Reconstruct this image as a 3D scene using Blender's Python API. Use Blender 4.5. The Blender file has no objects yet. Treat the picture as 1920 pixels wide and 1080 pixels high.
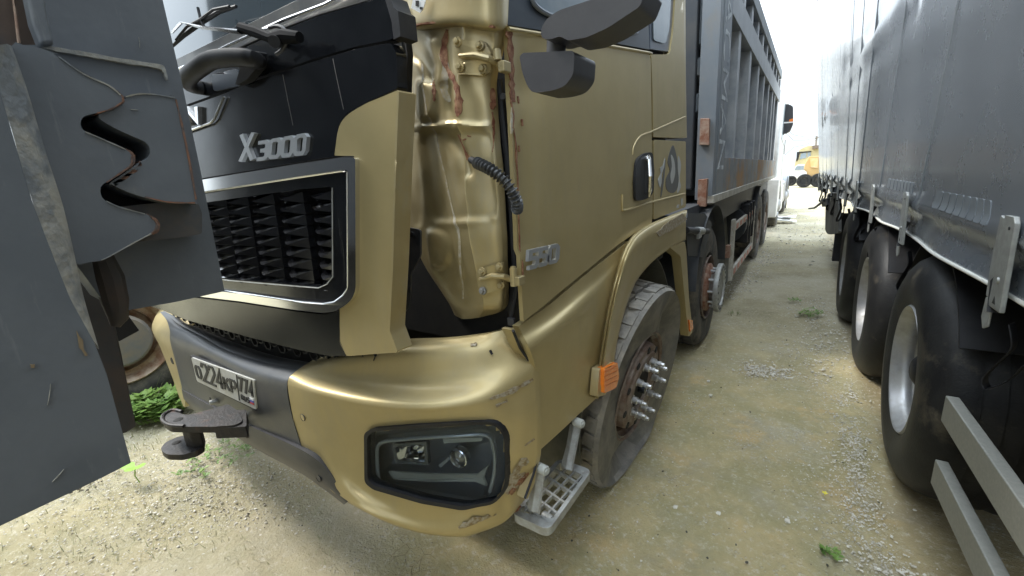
import bpy, bmesh, math, random
import numpy as np
from mathutils import Vector, Matrix, noise
from mathutils.geometry import tessellate_polygon
random.seed(7)
scene = bpy.context.scene
COL = scene.collection

# ------------------------------------------------------------------ camera
FPX, CAMH = 800.0, 1.45
YAW, PITCH, ROLL = -.610, .243, .064
cy, sy, cp, sp, cr, sr = math.cos(YAW), math.sin(YAW), math.cos(PITCH), math.sin(PITCH), math.cos(ROLL), math.sin(ROLL)
FW = Vector((sy*cp, cy*cp, -sp)); RT0 = Vector((cy, -sy, 0)); DN0 = FW.cross(RT0)
RT = cr*RT0 + sr*DN0; DN = -sr*RT0 + cr*DN0
CAMP = Vector((0, 0, CAMH))
cam_d = bpy.data.cameras.new('camera'); cam = bpy.data.objects.new('camera', cam_d); COL.objects.link(cam)
m3 = Matrix((RT, -DN, -FW)).transposed()
cam.matrix_world = Matrix.Translation(CAMP) @ m3.to_4x4()
cam_d.sensor_width = 36; cam_d.lens = FPX/1920*36; cam_d.clip_start = .02; cam_d.clip_end = 3000
scene.camera = cam
scene.render.resolution_x, scene.render.resolution_y = 1024, 576
# ------------------------------------------------------------------ light
SUN_EL, SUN_AZ = math.radians(52), math.radians(256)      # azimuth clockwise from +Y: high on the left and a little behind
w = bpy.data.worlds.new('World'); scene.world = w; w.use_nodes = True
nt = w.node_tree; nt.nodes.clear()
sky = nt.nodes.new('ShaderNodeTexSky'); sky.sky_type = 'NISHITA'; sky.sun_disc = False
sky.sun_elevation = SUN_EL; sky.sun_rotation = SUN_AZ; sky.dust_density = 2.5; sky.air_density = 1.2
tc = nt.nodes.new('ShaderNodeTexCoord'); mp = nt.nodes.new('ShaderNodeMapping'); mp.inputs['Scale'].default_value = (1, 1, 3)
ns = nt.nodes.new('ShaderNodeTexNoise'); ns.inputs['Scale'].default_value = 1.6; ns.inputs['Detail'].default_value = 5
cr_ = nt.nodes.new('ShaderNodeValToRGB'); cr_.color_ramp.elements[0].position = .3; cr_.color_ramp.elements[1].position = .7
cr_.color_ramp.elements[0].color = (7.0, 8.3, 9.4, 1); cr_.color_ramp.elements[1].color = (9.6, 10.5, 11.2, 1)
mx = nt.nodes.new('ShaderNodeMix'); mx.data_type = 'RGBA'; mx.inputs['Factor'].default_value = .86
bg = nt.nodes.new('ShaderNodeBackground'); bg.inputs['Strength'].default_value = .12
wo = nt.nodes.new('ShaderNodeOutputWorld')
L = nt.links.new
L(tc.outputs['Generated'], mp.inputs['Vector']); L(mp.outputs[0], ns.inputs['Vector']); L(ns.outputs['Fac'], cr_.inputs[0])
sx = nt.nodes.new('ShaderNodeSeparateXYZ'); L(tc.outputs['Generated'], sx.inputs[0])
gr = nt.nodes.new('ShaderNodeMapRange'); gr.inputs['From Min'].default_value = 0; gr.inputs['From Max'].default_value = 1; gr.inputs['To Min'].default_value = .36; gr.inputs['To Max'].default_value = 1.65; L(sx.outputs['Z'], gr.inputs['Value'])
vm = nt.nodes.new('ShaderNodeVectorMath'); vm.operation = 'SCALE'; L(cr_.outputs[0], vm.inputs[0]); L(gr.outputs[0], vm.inputs['Scale'])     # an overcast sky is brighter overhead than at the horizon
L(sky.outputs[0], mx.inputs['A']); L(vm.outputs[0], mx.inputs['B']); L(mx.outputs['Result'], bg.inputs[0]); L(bg.outputs[0], wo.inputs[0])
sd = bpy.data.lights.new('sun', 'SUN'); sd.energy = 1.1; sd.angle = math.radians(12); sd.color = (1, .95, .87)
so = bpy.data.objects.new('sun', sd); COL.objects.link(so)
sdir = Vector((math.sin(SUN_AZ)*math.cos(SUN_EL), math.cos(SUN_AZ)*math.cos(SUN_EL), math.sin(SUN_EL)))
so.rotation_euler = sdir.to_track_quat('Z', 'Y').to_euler(); so.location = (0, 0, 20)
vs = scene.view_settings; vs.view_transform = 'Standard'; vs.look = 'None'; vs.exposure = 1.6; vs.gamma = 1; vs.use_curve_mapping = False

# ------------------------------------------------------------------ camera calibration: which point of a known surface a sight line meets
def ray(px, py):
    return RT*(px-960) + DN*(py-540) + FW*FPX
def atx(px, py, x):
    r = ray(px, py); return CAMP + r*(x/r.x)
def aty(px, py, y):
    r = ray(px, py); return CAMP + r*(y/r.y)
def atz(px, py, z=0.):
    r = ray(px, py); return CAMP + r*((z-CAMH)/r.z)
def S_x(x):
    return lambda px, py, d=0.: atx(px, py, x+d)
def S_y(y):
    return lambda px, py, d=0.: aty(px, py, y-d)

# ------------------------------------------------------------------ materials
MATS = {}
def mat(name, col, rough=.6, metal=0., col2=None, nscale=6., bump=0., bscale=40., spread=(.4, .6), coat=0., spec=.5, rough2=None, detail=6., stretch=None, trans=0., alpha=1., emis=0.):
    m = bpy.data.materials.new(name); m.use_nodes = True; n = m.node_tree; b = n.nodes['Principled BSDF']; l = n.links.new
    b.inputs['Base Color'].default_value = (*col, 1); b.inputs['Roughness'].default_value = rough; b.inputs['Metallic'].default_value = metal
    b.inputs['Coat Weight'].default_value = coat; b.inputs['Coat Roughness'].default_value = .12; b.inputs['Specular IOR Level'].default_value = spec
    b.inputs['Transmission Weight'].default_value = trans; b.inputs['Alpha'].default_value = alpha
    g = n.nodes.new('ShaderNodeNewGeometry'); v = g.outputs['Position']
    if stretch:
        q = n.nodes.new('ShaderNodeMapping'); q.inputs['Scale'].default_value = stretch; l(v, q.inputs[0]); v = q.outputs[0]
    if col2 is not None or rough2 is not None:
        t = n.nodes.new('ShaderNodeTexNoise'); t.inputs['Scale'].default_value = nscale; t.inputs['Detail'].default_value = detail; t.inputs['Roughness'].default_value = .65; l(v, t.inputs['Vector'])
        r = n.nodes.new('ShaderNodeMapRange'); r.inputs['From Min'].default_value = spread[0]; r.inputs['From Max'].default_value = spread[1]; l(t.outputs['Fac'], r.inputs['Value'])
        if col2 is not None:
            x = n.nodes.new('ShaderNodeMix'); x.data_type = 'RGBA'; x.inputs['A'].default_value = (*col, 1); x.inputs['B'].default_value = (*col2, 1)
            l(r.outputs[0], x.inputs['Factor']); l(x.outputs['Result'], b.inputs['Base Color'])
        if rough2 is not None:
            y = n.nodes.new('ShaderNodeMapRange'); y.inputs['To Min'].default_value = rough; y.inputs['To Max'].default_value = rough2; l(r.outputs[0], y.inputs['Value']); l(y.outputs[0], b.inputs['Roughness'])
    if bump:
        t2 = n.nodes.new('ShaderNodeTexNoise'); t2.inputs['Scale'].default_value = bscale; t2.inputs['Detail'].default_value = 4; l(g.outputs['Position'], t2.inputs['Vector'])
        bp = n.nodes.new('ShaderNodeBump'); bp.inputs['Strength'].default_value = bump; bp.inputs['Distance'].default_value = .01; l(t2.outputs['Fac'], bp.inputs['Height']); l(bp.outputs[0], b.inputs['Normal'])
    MATS[name] = m; return m
def worn(m, col, nscale=3., lo=.55, hi=.75, rough=.8, stretch=None):
    """a second noise layer of dirt or rust over a material"""
    n = m.node_tree; b = n.nodes['Principled BSDF']; l = n.links.new
    g = n.nodes.new('ShaderNodeNewGeometry'); v = g.outputs['Position']
    if stretch:
        q = n.nodes.new('ShaderNodeMapping'); q.inputs['Scale'].default_value = stretch; l(v, q.inputs[0]); v = q.outputs[0]
    t = n.nodes.new('ShaderNodeTexNoise'); t.inputs['Scale'].default_value = nscale; t.inputs['Detail'].default_value = 9; t.inputs['Roughness'].default_value = .7; l(v, t.inputs['Vector'])
    r = n.nodes.new('ShaderNodeMapRange'); r.inputs['From Min'].default_value = lo; r.inputs['From Max'].default_value = hi; l(t.outputs['Fac'], r.inputs['Value'])
    x = n.nodes.new('ShaderNodeMix'); x.data_type = 'RGBA'; l(r.outputs[0], x.inputs['Factor'])
    bc = b.inputs['Base Color']
    if bc.is_linked:
        l(bc.links[0].from_socket, x.inputs['A'])
    else:
        x.inputs['A'].default_value = bc.default_value
    x.inputs['B'].default_value = (*col, 1); l(x.outputs['Result'], bc)
    ms = b.inputs['Metallic']
    if ms.default_value > 0 and not ms.is_linked:
        y = n.nodes.new('ShaderNodeMapRange'); y.inputs['To Min'].default_value = ms.default_value; y.inputs['To Max'].default_value = 0; l(r.outputs[0], y.inputs['Value']); l(y.outputs[0], ms)
    rs = b.inputs['Roughness']
    z = n.nodes.new('ShaderNodeMix'); z.data_type = 'FLOAT'; l(r.outputs[0], z.inputs['Factor'])
    if rs.is_linked: l(rs.links[0].from_socket, z.inputs['A'])
    else: z.inputs['A'].default_value = rs.default_value
    z.inputs['B'].default_value = rough; l(z.outputs['Result'], rs)
    return m
BADGE = mat('satin_badge_metal', (.60, .61, .62), .3, .7)
GOLD = mat('gold_paint', (.47, .375, .185), .46, .48, (.42, .335, .16), 5, bump=.03, bscale=3, coat=.22, spread=(.3, .7))
worn(GOLD, (.34, .29, .18), 2.2, .52, .95, .6, (3, 3, .7))
GOLDB = mat('gold_pillar_paint', (.46, .375, .20), .36, .45, (.41, .325, .16), 7, bump=.04, bscale=5, coat=.2, spread=(.3, .7))
worn(GOLDB, (.36, .32, .22), 5, .52, .8, .6, (2, 2, .8))
PRIMER = mat('red_brown_rust', (.16, .05, .025), .8, 0, (.32, .17, .09), 60, .3, 200)
SCUFF = mat('bare_scratched_metal', (.40, .36, .28), .6, .3, (.24, .17, .08), 70, .2, 200)
CREASEW = mat('chalky_crease', (.50, .46, .38), .6, 0, (.38, .31, .17), 50)
BLACK = mat('black_gloss_panel', (.005, .0055, .007), .15, 0, (.008, .009, .011), 8, coat=0, rough2=.25, spread=(.3, .7))
worn(BLACK, (.025, .025, .024), 5, .60, .85, .45, (6, 6, .4))
BLK = mat('black_plastic', (.012, .012, .014), .55, 0, (.02, .02, .022), 10, .03, 150, spec=.35)
GREYPL = mat('dark_grey_plastic', (.042, .041, .045), .45, 0, (.052, .051, .054), 12, .02, 250)
DARKBLUE = mat('dark_window_frame', (.035, .045, .062), .35, 0, (.045, .055, .07), 6)
BUMPGREY = mat('grey_bumper_plastic', (.05, .053, .058), .42, 0, (.075, .073, .068), 6, .06, 200)
VOID = mat('dark_underframe_and_shade', (.012, .012, .012), .8, 0, (.02, .018, .016), 15)  # black for the underframes and also for painted shade in recesses
CHROME = mat('chrome', (.85, .85, .85), .24, .9)
CHROMED = mat('dark_chrome', (.74, .74, .75), .16, 1.)
GRILLE = mat('glossy_grille_black', (.012, .012, .014), .10, 0., coat=.6, spec=.9)
GLASS = mat('windscreen_glass', (.045, .06, .07), .05, 0, coat=.5, spec=.9)
SIDEGLASS = mat('side_glass', (.20, .25, .29), .12, 0, (.26, .30, .33), 4, spec=.8, coat=.3)
LENS = mat('headlamp_lens', (.75, .8, .84), .08, 0, trans=1.)
LENS.node_tree.nodes['Principled BSDF'].inputs['IOR'].default_value = 1.15
LAMPIN = mat('headlamp_inner_dark', (.16, .17, .18), .4, .1)
LAMPGREY = mat('headlamp_grey_trim', (.33, .35, .35), .3, .3)
REFL = mat('headlamp_reflector', (.75, .75, .76), .12, 1)
TYRE = mat('tyre_rubber', (.035, .034, .033), .75, 0, (.075, .07, .062), 9, .3, 90)
worn(TYRE, (.20, .175, .13), 7, .48, .72, .9)
TYRED = mat('muddy_flat_tyre', (.17, .16, .145), .85, 0, (.24, .225, .20), 12, .4, 70)
worn(TYRED, (.34, .31, .25), 7, .45, .72, .9)
TYREC = mat('clean_tyre_rubber', (.010, .010, .011), .5, 0, (.018, .018, .018), 8, .12, 120, spec=.3)
worn(TYREC, (.15, .125, .085), 5, .56, .86, .9)
RUSTR = mat('rusty_rim', (.17, .115, .085), .65, .2, (.26, .22, .19), 12, .2, 80)
worn(RUSTR, (.13, .06, .035), 18, .5, .7, .8)
RUSTO = mat('rusty_red_steel', (.22, .09, .05), .75, .1, (.34, .24, .18), 14, .25, 90)
SILVER = worn(mat('silver_rim', (.42, .42, .43), .36, .6, (.34, .335, .32), 8, rough2=.5), (.30, .27, .21), 7, .50, .85, .8)
ALU = mat('cast_aluminium', (.40, .41, .40), .5, .35, (.30, .295, .27), 25, .15, 120)
STEEL = mat('bright_steel', (.62, .62, .62), .28, .9)
CAST = mat('cast_iron', (.030, .028, .028), .5, .3, (.045, .038, .034), 22, .2, 120)
worn(CAST, (.14, .07, .045), 9, .58, .74, .8)
BEDG = mat('grey_body_steel', (.15, .172, .195), .5, .1, (.17, .185, .20), 4, .08, 30)
worn(BEDG, (.20, .18, .15), 3.5, .52, .78, .8, (1.6, 1.6, .7))
BEDD = mat('dark_body_steel', (.040, .045, .052), .6, .1, (.058, .058, .058), 5, .08, 30)
BEDR = mat('rust_streaked_rail', (.15, .165, .18), .55, .1, (.22, .22, .215), 5, .08, 30)
worn(BEDR, (.42, .23, .09), 1.6, .46, .60, .8)
SLATE = mat('slate_grey_tailgate_paint', (.112, .122, .132), .50, .05, (.135, .145, .155), 7, .05, 60, rough2=.62)
worn(SLATE, (.20, .185, .155), 5, .56, .80, .8)
worn(SLATE, (.23, .235, .235), 26, .60, .78, .7, (1, 1.6, .22))
SLATEW = mat('chalky_weld_edge', (.33, .31, .26), .7, .05, (.16, .17, .175), 24, .4, 60)
RUSTE = mat('rusty_cut_edge', (.24, .11, .06), .8, .05, (.10, .08, .07), 40, .25, 120)
RUSTB = mat('brown_primer_steel', (.085, .058, .042), .7, .05, (.055, .05, .047), 10, .1, 60)
WHITEP = mat('white_truck_paint', (.74, .74, .72), .4, 0, (.64, .63, .60), 3)
RED = mat('red_reflective_tape', (.42, .10, .07), .6, 0, (.50, .28, .22), 40)
RAILW = mat('dirty_white_rail', (.50, .48, .43), .6, 0, (.36, .33, .27), 14)
ORANGE = mat('orange_indicator', (.85, .22, .02), .25, 0, (.75, .18, .02), 60, coat=.5)
YELLOW = mat('hazed_yellow_cab_paint', (.52, .44, .23), .5, 0, (.45, .38, .21), 1.5)  # yellow dulled in the paint itself to stand for distance haze
LOADER = mat('hazed_orange_loader_paint', (.52, .33, .12), .55, 0, (.44, .29, .13), 2)  # distance haze put into the orange, so it is less vivid
CANV = mat('grey_curtain_vinyl', (.130, .145, .166), .24, 0, (.143, .158, .178), 2.5, rough2=.30, spread=(.3, .7), coat=.7, spec=.8)
CANVL = mat('pale_vinyl', (.155, .175, .195), .35, 0, (.125, .142, .163), 14)
GALV = mat('galvanised_steel', (.34, .35, .34), .45, .4, (.27, .275, .265), 30, .08, 200)
RAILG = mat('painted_guard_rail', (.235, .235, .21), .5, .25, (.27, .265, .235), 80, .05, 300)
ROPE = mat('pale_tir_cord', (.55, .54, .49), .6)
PLATEW = mat('plate_white', (.52, .52, .49), .5, 0, (.44, .43, .38), 18)
INK = mat('plate_ink', (.02, .02, .02), .5)
PAPER = mat('white_paper', (.8, .8, .78), .7)
LEAF = mat('leaf_green', (.12, .22, .04), .5, 0, (.20, .30, .06), 9)
LEAFB = mat('bright_leaf', (.22, .42, .05), .5, 0, (.28, .45, .08), 9)
STRAW = mat('pale_dry_stem', (.30, .27, .15), .8, 0, (.16, .19, .07), 9)
STONE = mat('pale_stone', (.68, .64, .56), .85, 0, (.42, .38, .30), 25, .3, 90)
FLOWER = mat('yellow_flower', (.8, .7, .05), .6)
DECALG = mat('silver_decal', (.40, .40, .38), .5, .1)
DECALD = mat('charcoal_decal', (.09, .09, .085), .5)
COPPER = mat('copper_line', (.36, .2, .14), .5, .3)
WIRE = mat('wire_black', (.04, .04, .045), .6)
POLE = mat('weathered_pole', (.24, .21, .18), .8)

# ------------------------------------------------------------------ object helpers
WL = {}
def link(name, bm, m, parent=None, smooth=True, bevel=0., seg=2, ang=35, kind=None, sharp=35):
    bmesh.ops.recalc_face_normals(bm, faces=bm.faces)
    if not bm.verts: bm.free(); return None
    xs = [v.co for v in bm.verts]
    c = Vector([(min(v[i] for v in xs)+max(v[i] for v in xs))/2 for i in range(3)])
    for v in bm.verts: v.co -= c
    me = bpy.data.meshes.new(name); bm.to_mesh(me); bm.free()
    if m: me.materials.append(m)
    if smooth:
        for p in me.polygons: p.use_smooth = True
        if not bevel: me.set_sharp_from_angle(angle=math.radians(sharp))
    o = bpy.data.objects.new(name, me); COL.objects.link(o); o.location = c; WL[o] = c.copy()
    if parent is not None:
        o.parent = parent; o.matrix_parent_inverse = Matrix.Translation(-WL[parent])
    if bevel:
        md = o.modifiers.new('bevel', 'BEVEL'); md.width = bevel; md.segments = seg; md.limit_method = 'ANGLE'; md.angle_limit = math.radians(ang); md.harden_normals = True
    if kind: o['kind'] = kind
    return o
def thing(name, label, cat, loc, group=None):
    o = bpy.data.objects.new(name, None); COL.objects.link(o); o.location = loc; o.empty_display_size = .2; WL[o] = Vector(loc)
    o['label'] = label; o['category'] = cat
    if group: o['group'] = group
    return o
def tag(o, label, cat, group=None):
    o['label'] = label; o['category'] = cat
    if group: o['group'] = group
    return o
def NB(): return bmesh.new()
def box(bm, c, s, rot=None):
    r = bmesh.ops.create_cube(bm, size=1)
    M_ = Matrix.Translation(Vector(c)) @ (rot.to_4x4() if rot else Matrix()) @ Matrix.Diagonal((*s, 1))
    bmesh.ops.transform(bm, matrix=M_, verts=r['verts']); return r['verts']
def box2(bm, a, b):
    a, b = Vector(a), Vector(b); return box(bm, (a+b)/2, [abs(b[i]-a[i]) for i in range(3)])
def frame_of(d):
    d = Vector(d).normalized(); u = d.cross(Vector((0, 0, 1)))
    if u.length < .05: u = d.cross(Vector((0, 1, 0)))
    u.normalize(); return u, d.cross(u).normalized(), d
def tube(bm, pts, r, seg=10, cap=True, flat=1.):
    pts = [Vector(p) for p in pts]; n = len(pts); rs = r if isinstance(r, (list, tuple)) else [r]*n
    rings = []
    u = None
    for i, p in enumerate(pts):
        d = (pts[min(i+1, n-1)]-pts[max(i-1, 0)])
        if u is None: u, v, dn = frame_of(d)
        else:
            dn = d.normalized(); u = (u - dn*u.dot(dn)).normalized(); v = dn.cross(u)
        rings.append([bm.verts.new(p + (u*math.cos(2*math.pi*k/seg)+v*math.sin(2*math.pi*k/seg)*flat)*rs[i]) for k in range(seg)])
    for a, b in zip(rings, rings[1:]):
        for k in range(seg): bm.faces.new((a[k], a[(k+1) % seg], b[(k+1) % seg], b[k]))
    if cap: bm.faces.new(rings[0][::-1]); bm.faces.new(rings[-1])
def rod(bm, a, b, r, seg=10): tube(bm, [a, b], r, seg)
def lathe(bm, prof, c, axis, seg=40, closed=False):
    u, v, d = frame_of(axis); c = Vector(c); rings = []
    for r, a in prof:
        rings.append([bm.verts.new(c + d*a + (u*math.cos(2*math.pi*k/seg)+v*math.sin(2*math.pi*k/seg))*max(r, 1e-4)) for k in range(seg)])
    pr = list(zip(rings, rings[1:])) + ([(rings[-1], rings[0])] if closed else [])
    for a, b in pr:
        for k in range(seg): bm.faces.new((a[k], a[(k+1) % seg], b[(k+1) % seg], b[k]))
def prism(bm, pts, vec):
    a = [bm.verts.new(Vector(p)) for p in pts]; b = [bm.verts.new(Vector(p)+Vector(vec)) for p in pts]; n = len(a)
    tr = tessellate_polygon([[Vector(p) for p in pts]])
    for t in tr:
        try: bm.faces.new([a[i] for i in t]); bm.faces.new([b[i] for i in t][::-1])
        except ValueError: pass
    for i in range(n): bm.faces.new((a[i], a[(i+1) % n], b[(i+1) % n], b[i]))
def catm(pts, n=6, closed=False):
    pts = [Vector(p) for p in pts]; N = len(pts); out = []
    rng = range(N if closed else N-1)
    for i in rng:
        if closed: p0, p1, p2, p3 = pts[i-1], pts[i], pts[(i+1) % N], pts[(i+2) % N]
        else: p0, p1, p2, p3 = pts[max(i-1, 0)], pts[i], pts[i+1], pts[min(i+2, N-1)]
        for k in range(n):
            t = k/n
            out.append(.5*((2*p1) + (p2-p0)*t + (2*p0-5*p1+4*p2-p3)*t*t + (3*p1-p0-3*p2+p3)*t**3))
    if not closed: out.append(pts[-1])
    return out
def sm(pts, n=4): return [(v.x, v.y) for v in catm([(p[0], p[1], 0) for p in pts], n, True)]
def fil(pts, r, n=4):
    """round the corners of a 2D outline; r is one radius or one per point"""
    N = len(pts); out = []
    for i in range(N):
        p = Vector(pts[i][:2]); a = Vector(pts[i-1][:2]); b = Vector(pts[(i+1) % N][:2])
        R = r[i] if isinstance(r, (list, tuple)) else r
        if R <= 0: out.append(tuple(p)); continue
        ra = min(R, (a-p).length*.48); rb = min(R, (b-p).length*.48)
        s = p+(a-p).normalized()*ra; e = p+(b-p).normalized()*rb
        for k in range(n+1):
            t = k/n; out.append(tuple(s*(1-t)**2 + p*2*t*(1-t) + e*t*t))
    return out
def region(outline, holes=(), step=30):
    """triangulate a 2D outline with holes and cut it to a grid"""
    loops = [[Vector((x, y, 0)) for x, y in outline]] + [[Vector((x, y, 0)) for x, y in h] for h in holes]
    flat = [p for lp in loops for p in lp]
    bm = NB(); vs_ = [bm.verts.new(p) for p in flat]
    for t in tessellate_polygon(loops):
        try: bm.faces.new([vs_[i] for i in t])
        except ValueError: pass
    if step:
        x0, x1 = min(p.x for p in flat), max(p.x for p in flat); y0, y1 = min(p.y for p in flat), max(p.y for p in flat)
        for ax, a0, a1 in ((0, x0, x1), (1, y0, y1)):
            k = math.floor(a0/step)+1
            while k*step < a1:
                co = [0, 0, 0]; co[ax] = k*step + .01; no = [0, 0, 0]; no[ax] = 1
                bmesh.ops.bisect_plane(bm, geom=bm.verts[:]+bm.edges[:]+bm.faces[:], plane_co=co, plane_no=no)
                k += 1
    return bm
def thicken(bm, vec):
    faces = list(bm.faces); vec = Vector(vec); mp_ = {}
    bnd = [e for e in bm.edges if len(e.link_faces) == 1]
    for v in list(bm.verts): mp_[v] = bm.verts.new(v.co+vec)
    for f in faces: bm.faces.new([mp_[v] for v in reversed(f.verts)])
    for e in bnd:
        a, b = e.verts
        try: bm.faces.new((a, b, mp_[b], mp_[a]))
        except ValueError: pass
def add_panel(bm, outline, surf, thick, n, holes=(), step=30, d=0., warp=None):
    r = region(outline, holes, step)
    for v in r.verts:
        p = surf(v.co.x, v.co.y, d)
        if warp: p = p + warp(v.co.x, v.co.y)
        v.co = p
    thicken(r, Vector(n)*-thick)
    me = bpy.data.meshes.new('t'); r.to_mesh(me); r.free(); bm.from_mesh(me); bpy.data.meshes.remove(me)
NX, NYN = (1, 0, 0), (0, -1, 0)
def panel(name, outline, surf, thick, n, m, parent, holes=(), step=30, d=0., bevel=.0015, warp=None, **k):
    bm = NB(); add_panel(bm, outline, surf, thick, n, holes, step, d, warp)
    return link(name, bm, m, parent, bevel=bevel, **k)
def inside(p, poly):
    x, y = p; c = False; n = len(poly)
    for i in range(n):
        x1, y1 = poly[i-1]; x2, y2 = poly[i]
        if (y1 > y) != (y2 > y) and x < (x2-x1)*(y-y1)/(y2-y1)+x1: c = not c
    return c
def patch_grid(ctrl, axis='y', nu=6, nv=6):
    """ctrl rows of (px,py,depth): smooth surface through the points, also returns pixel positions"""
    rows = [[Vector((aty(q[0], q[1], q[2]) if axis == 'y' else atx(q[0], q[1], q[2]))) for q in r] for r in ctrl]
    pix = [[Vector((q[0], q[1], 0)) for q in r] for r in ctrl]
    def interp(R):
        a = [catm(r, nu) for r in R]; cols = list(zip(*a)); b = [catm(c, nv) for c in cols]
        return [list(r) for r in zip(*b)]
    return interp(rows), interp(pix)
def patch(name, ctrl, thick, m, parent, axis='y', nu=6, nv=6, hole=None, off=None, kind=None, bevel=0., disp=None):
    g, px = patch_grid(ctrl, axis, nu, nv); bm = NB()
    V = [[bm.verts.new(p) for p in r] for r in g]
    for i in range(len(V)-1):
        for j in range(len(V[0])-1):
            if hole:
                c = (px[i][j]+px[i+1][j+1])/2
                if inside((c.x, c.y), hole): continue
            bm.faces.new((V[i][j], V[i][j+1], V[i+1][j+1], V[i+1][j]))
    if disp:
        for i, r in enumerate(V):
            for j, v in enumerate(r): v.co += disp(px[i][j].x, px[i][j].y)
    if thick: thicken(bm, off if off else ((0, thick, 0) if axis == 'y' else (-thick, 0, 0)))
    for v in [v for v in bm.verts if not v.link_faces]: bm.verts.remove(v)
    return link(name, bm, m, parent, bevel=bevel, sharp=50)
def dup_children(src, dst):
    for ch in list(src.children):
        c = ch.copy(); COL.objects.link(c); c.parent = dst; dup_children(ch, c)
def dup(root, loc, label=None, rz=None):
    r = root.copy(); COL.objects.link(r); r.location = loc; WL[r] = Vector(loc)
    if rz is not None: r.rotation_euler = (0, 0, rz)
    if label: r['label'] = label
    dup_children(root, r); return r
# lettering made of strokes, in a unit box (x right, y up)
GL = {
 '0': [[(.2, 0), (.8, 0), (1, .15), (1, .85), (.8, 1), (.2, 1), (0, .85), (0, .15), (.2, 0)]],
 '3': [[(0, 1), (.8, 1), (1, .87), (1, .62), (.8, .5), (.3, .5)], [(.8, .5), (1, .38), (1, .14), (.8, 0), (0, 0)]],
 '5': [[(1, 1), (.05, 1), (.05, .55), (.75, .55), (.95, .42), (.95, .14), (.75, 0), (0, 0)]],
 'X': [[(0, 0), (1, 1)], [(0, 1), (1, 0)]],
 'O': [[(.25, 0), (.75, 0), (1, .2), (1, .8), (.75, 1), (.25, 1), (0, .8), (0, .2), (.25, 0)]],
 '2': [[(0, .78), (.2, 1), (.8, 1), (1, .8), (1, .62), (0, 0), (1, 0)]],
 '4': [[(.75, 0), (.75, 1), (0, .28), (1, .28)]],
 '7': [[(0, 1), (1, 1), (.35, 0)]],
 'K': [[(0, 0), (0, 1)], [(1, 1), (.05, .45)], [(.35, .6), (1, 0)]],
 'P': [[(0, 0), (0, 1), (.75, 1), (1, .85), (1, .6), (.75, .45), (0, .45)]],
 'R': [[(0, 0), (0, 1), (.75, 1), (1, .85), (1, .6), (.75, .45), (0, .45)], [(.5, .45), (1, 0)]],
 'U': [[(0, 1), (0, .15), (.2, 0), (.8, 0), (1, .15), (1, 1)]],
 'S': [[(1, .9), (.8, 1), (.2, 1), (0, .85), (0, .65), (.2, .52), (.8, .48), (1, .35), (1, .15), (.8, 0), (.2, 0), (0, .1)]],
 'H': [[(0, 0), (0, 1)], [(1, 0), (1, 1)], [(0, .5), (1, .5)]],
 'A': [[(0, 0), (.5, 1), (1, 0)], [(.2, .35), (.8, .35)]],
 'C': [[(1, .85), (.8, 1), (.2, 1), (0, .8), (0, .2), (.2, 0), (.8, 0), (1, .15)]],
 'M': [[(0, 0), (0, 1), (.5, .3), (1, 1), (1, 0)]],
 'N': [[(0, 0), (0, 1), (1, 0), (1, 1)]],
}
def text_on(bm, glyphs, quad, surf, d, thick, n, wd):
    """glyphs: list of (char, x0, x1, y0, y1) in the unit quad; quad = four pixels TL,TR,BR,BL"""
    q = [Vector(p) for p in quad]
    def tp(x, y): return (q[3]*(1-x)+q[2]*x)*(1-y) + (q[0]*(1-x)+q[1]*x)*y
    asp = ((q[1]-q[0]).length+(q[2]-q[3]).length)/((q[3]-q[0]).length+(q[2]-q[1]).length)
    for ch, x0, x1, y0, y1 in glyphs:
        for st in GL[ch]:
            P2 = [Vector(((x0+(x1-x0)*a)*asp, y0+(y1-y0)*b)) for a, b in st]; Ls, Rs = [], []
            for i, p in enumerate(P2):
                if len(P2) > 2 and (P2[0]-P2[-1]).length < 1e-6 and i in (0, len(P2)-1): d1 = (P2[-1]-P2[-2]).normalized(); d2 = (P2[1]-P2[0]).normalized()
                else:
                    d1 = (P2[i]-P2[i-1]).normalized() if i else (P2[1]-P2[0]).normalized()
                    d2 = (P2[i+1]-P2[i]).normalized() if i < len(P2)-1 else d1
                t = (d1+d2).normalized() if (d1+d2).length > 1e-4 else d1
                nn = Vector((-t.y, t.x)); k = wd/2/max(.45, nn.dot(Vector((-d1.y, d1.x))))
                Ls.append(p+nn*k); Rs.append(p-nn*k)
            for i in range(len(P2)-1):
                quad3 = []
                for a in (Ls[i], Ls[i+1], Rs[i+1], Rs[i]):
                    px = tp(a.x/asp, a.y); quad3.append(surf(px.x, px.y, d))
                vv = [bm.verts.new(p) for p in quad3]; ww = [bm.verts.new(p-Vector(n)*thick) for p in quad3]
                try:
                    bm.faces.new(vv); bm.faces.new(ww[::-1])
                    for k2 in range(4): bm.faces.new((vv[k2], vv[(k2+1) % 4], ww[(k2+1) % 4], ww[k2]))
                except ValueError: pass
def jag(pts, amp, n=3, seed=0):
    """ragged outline"""
    rnd = random.Random(seed); out = []
    N = len(pts)
    for i in range(N):
        a, b = Vector(pts[i]), Vector(pts[(i+1) % N])
        for k in range(n):
            p = a.lerp(b, k/n); out.append((p.x+rnd.uniform(-amp, amp), p.y+rnd.uniform(-amp, amp)))
    return out
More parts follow.
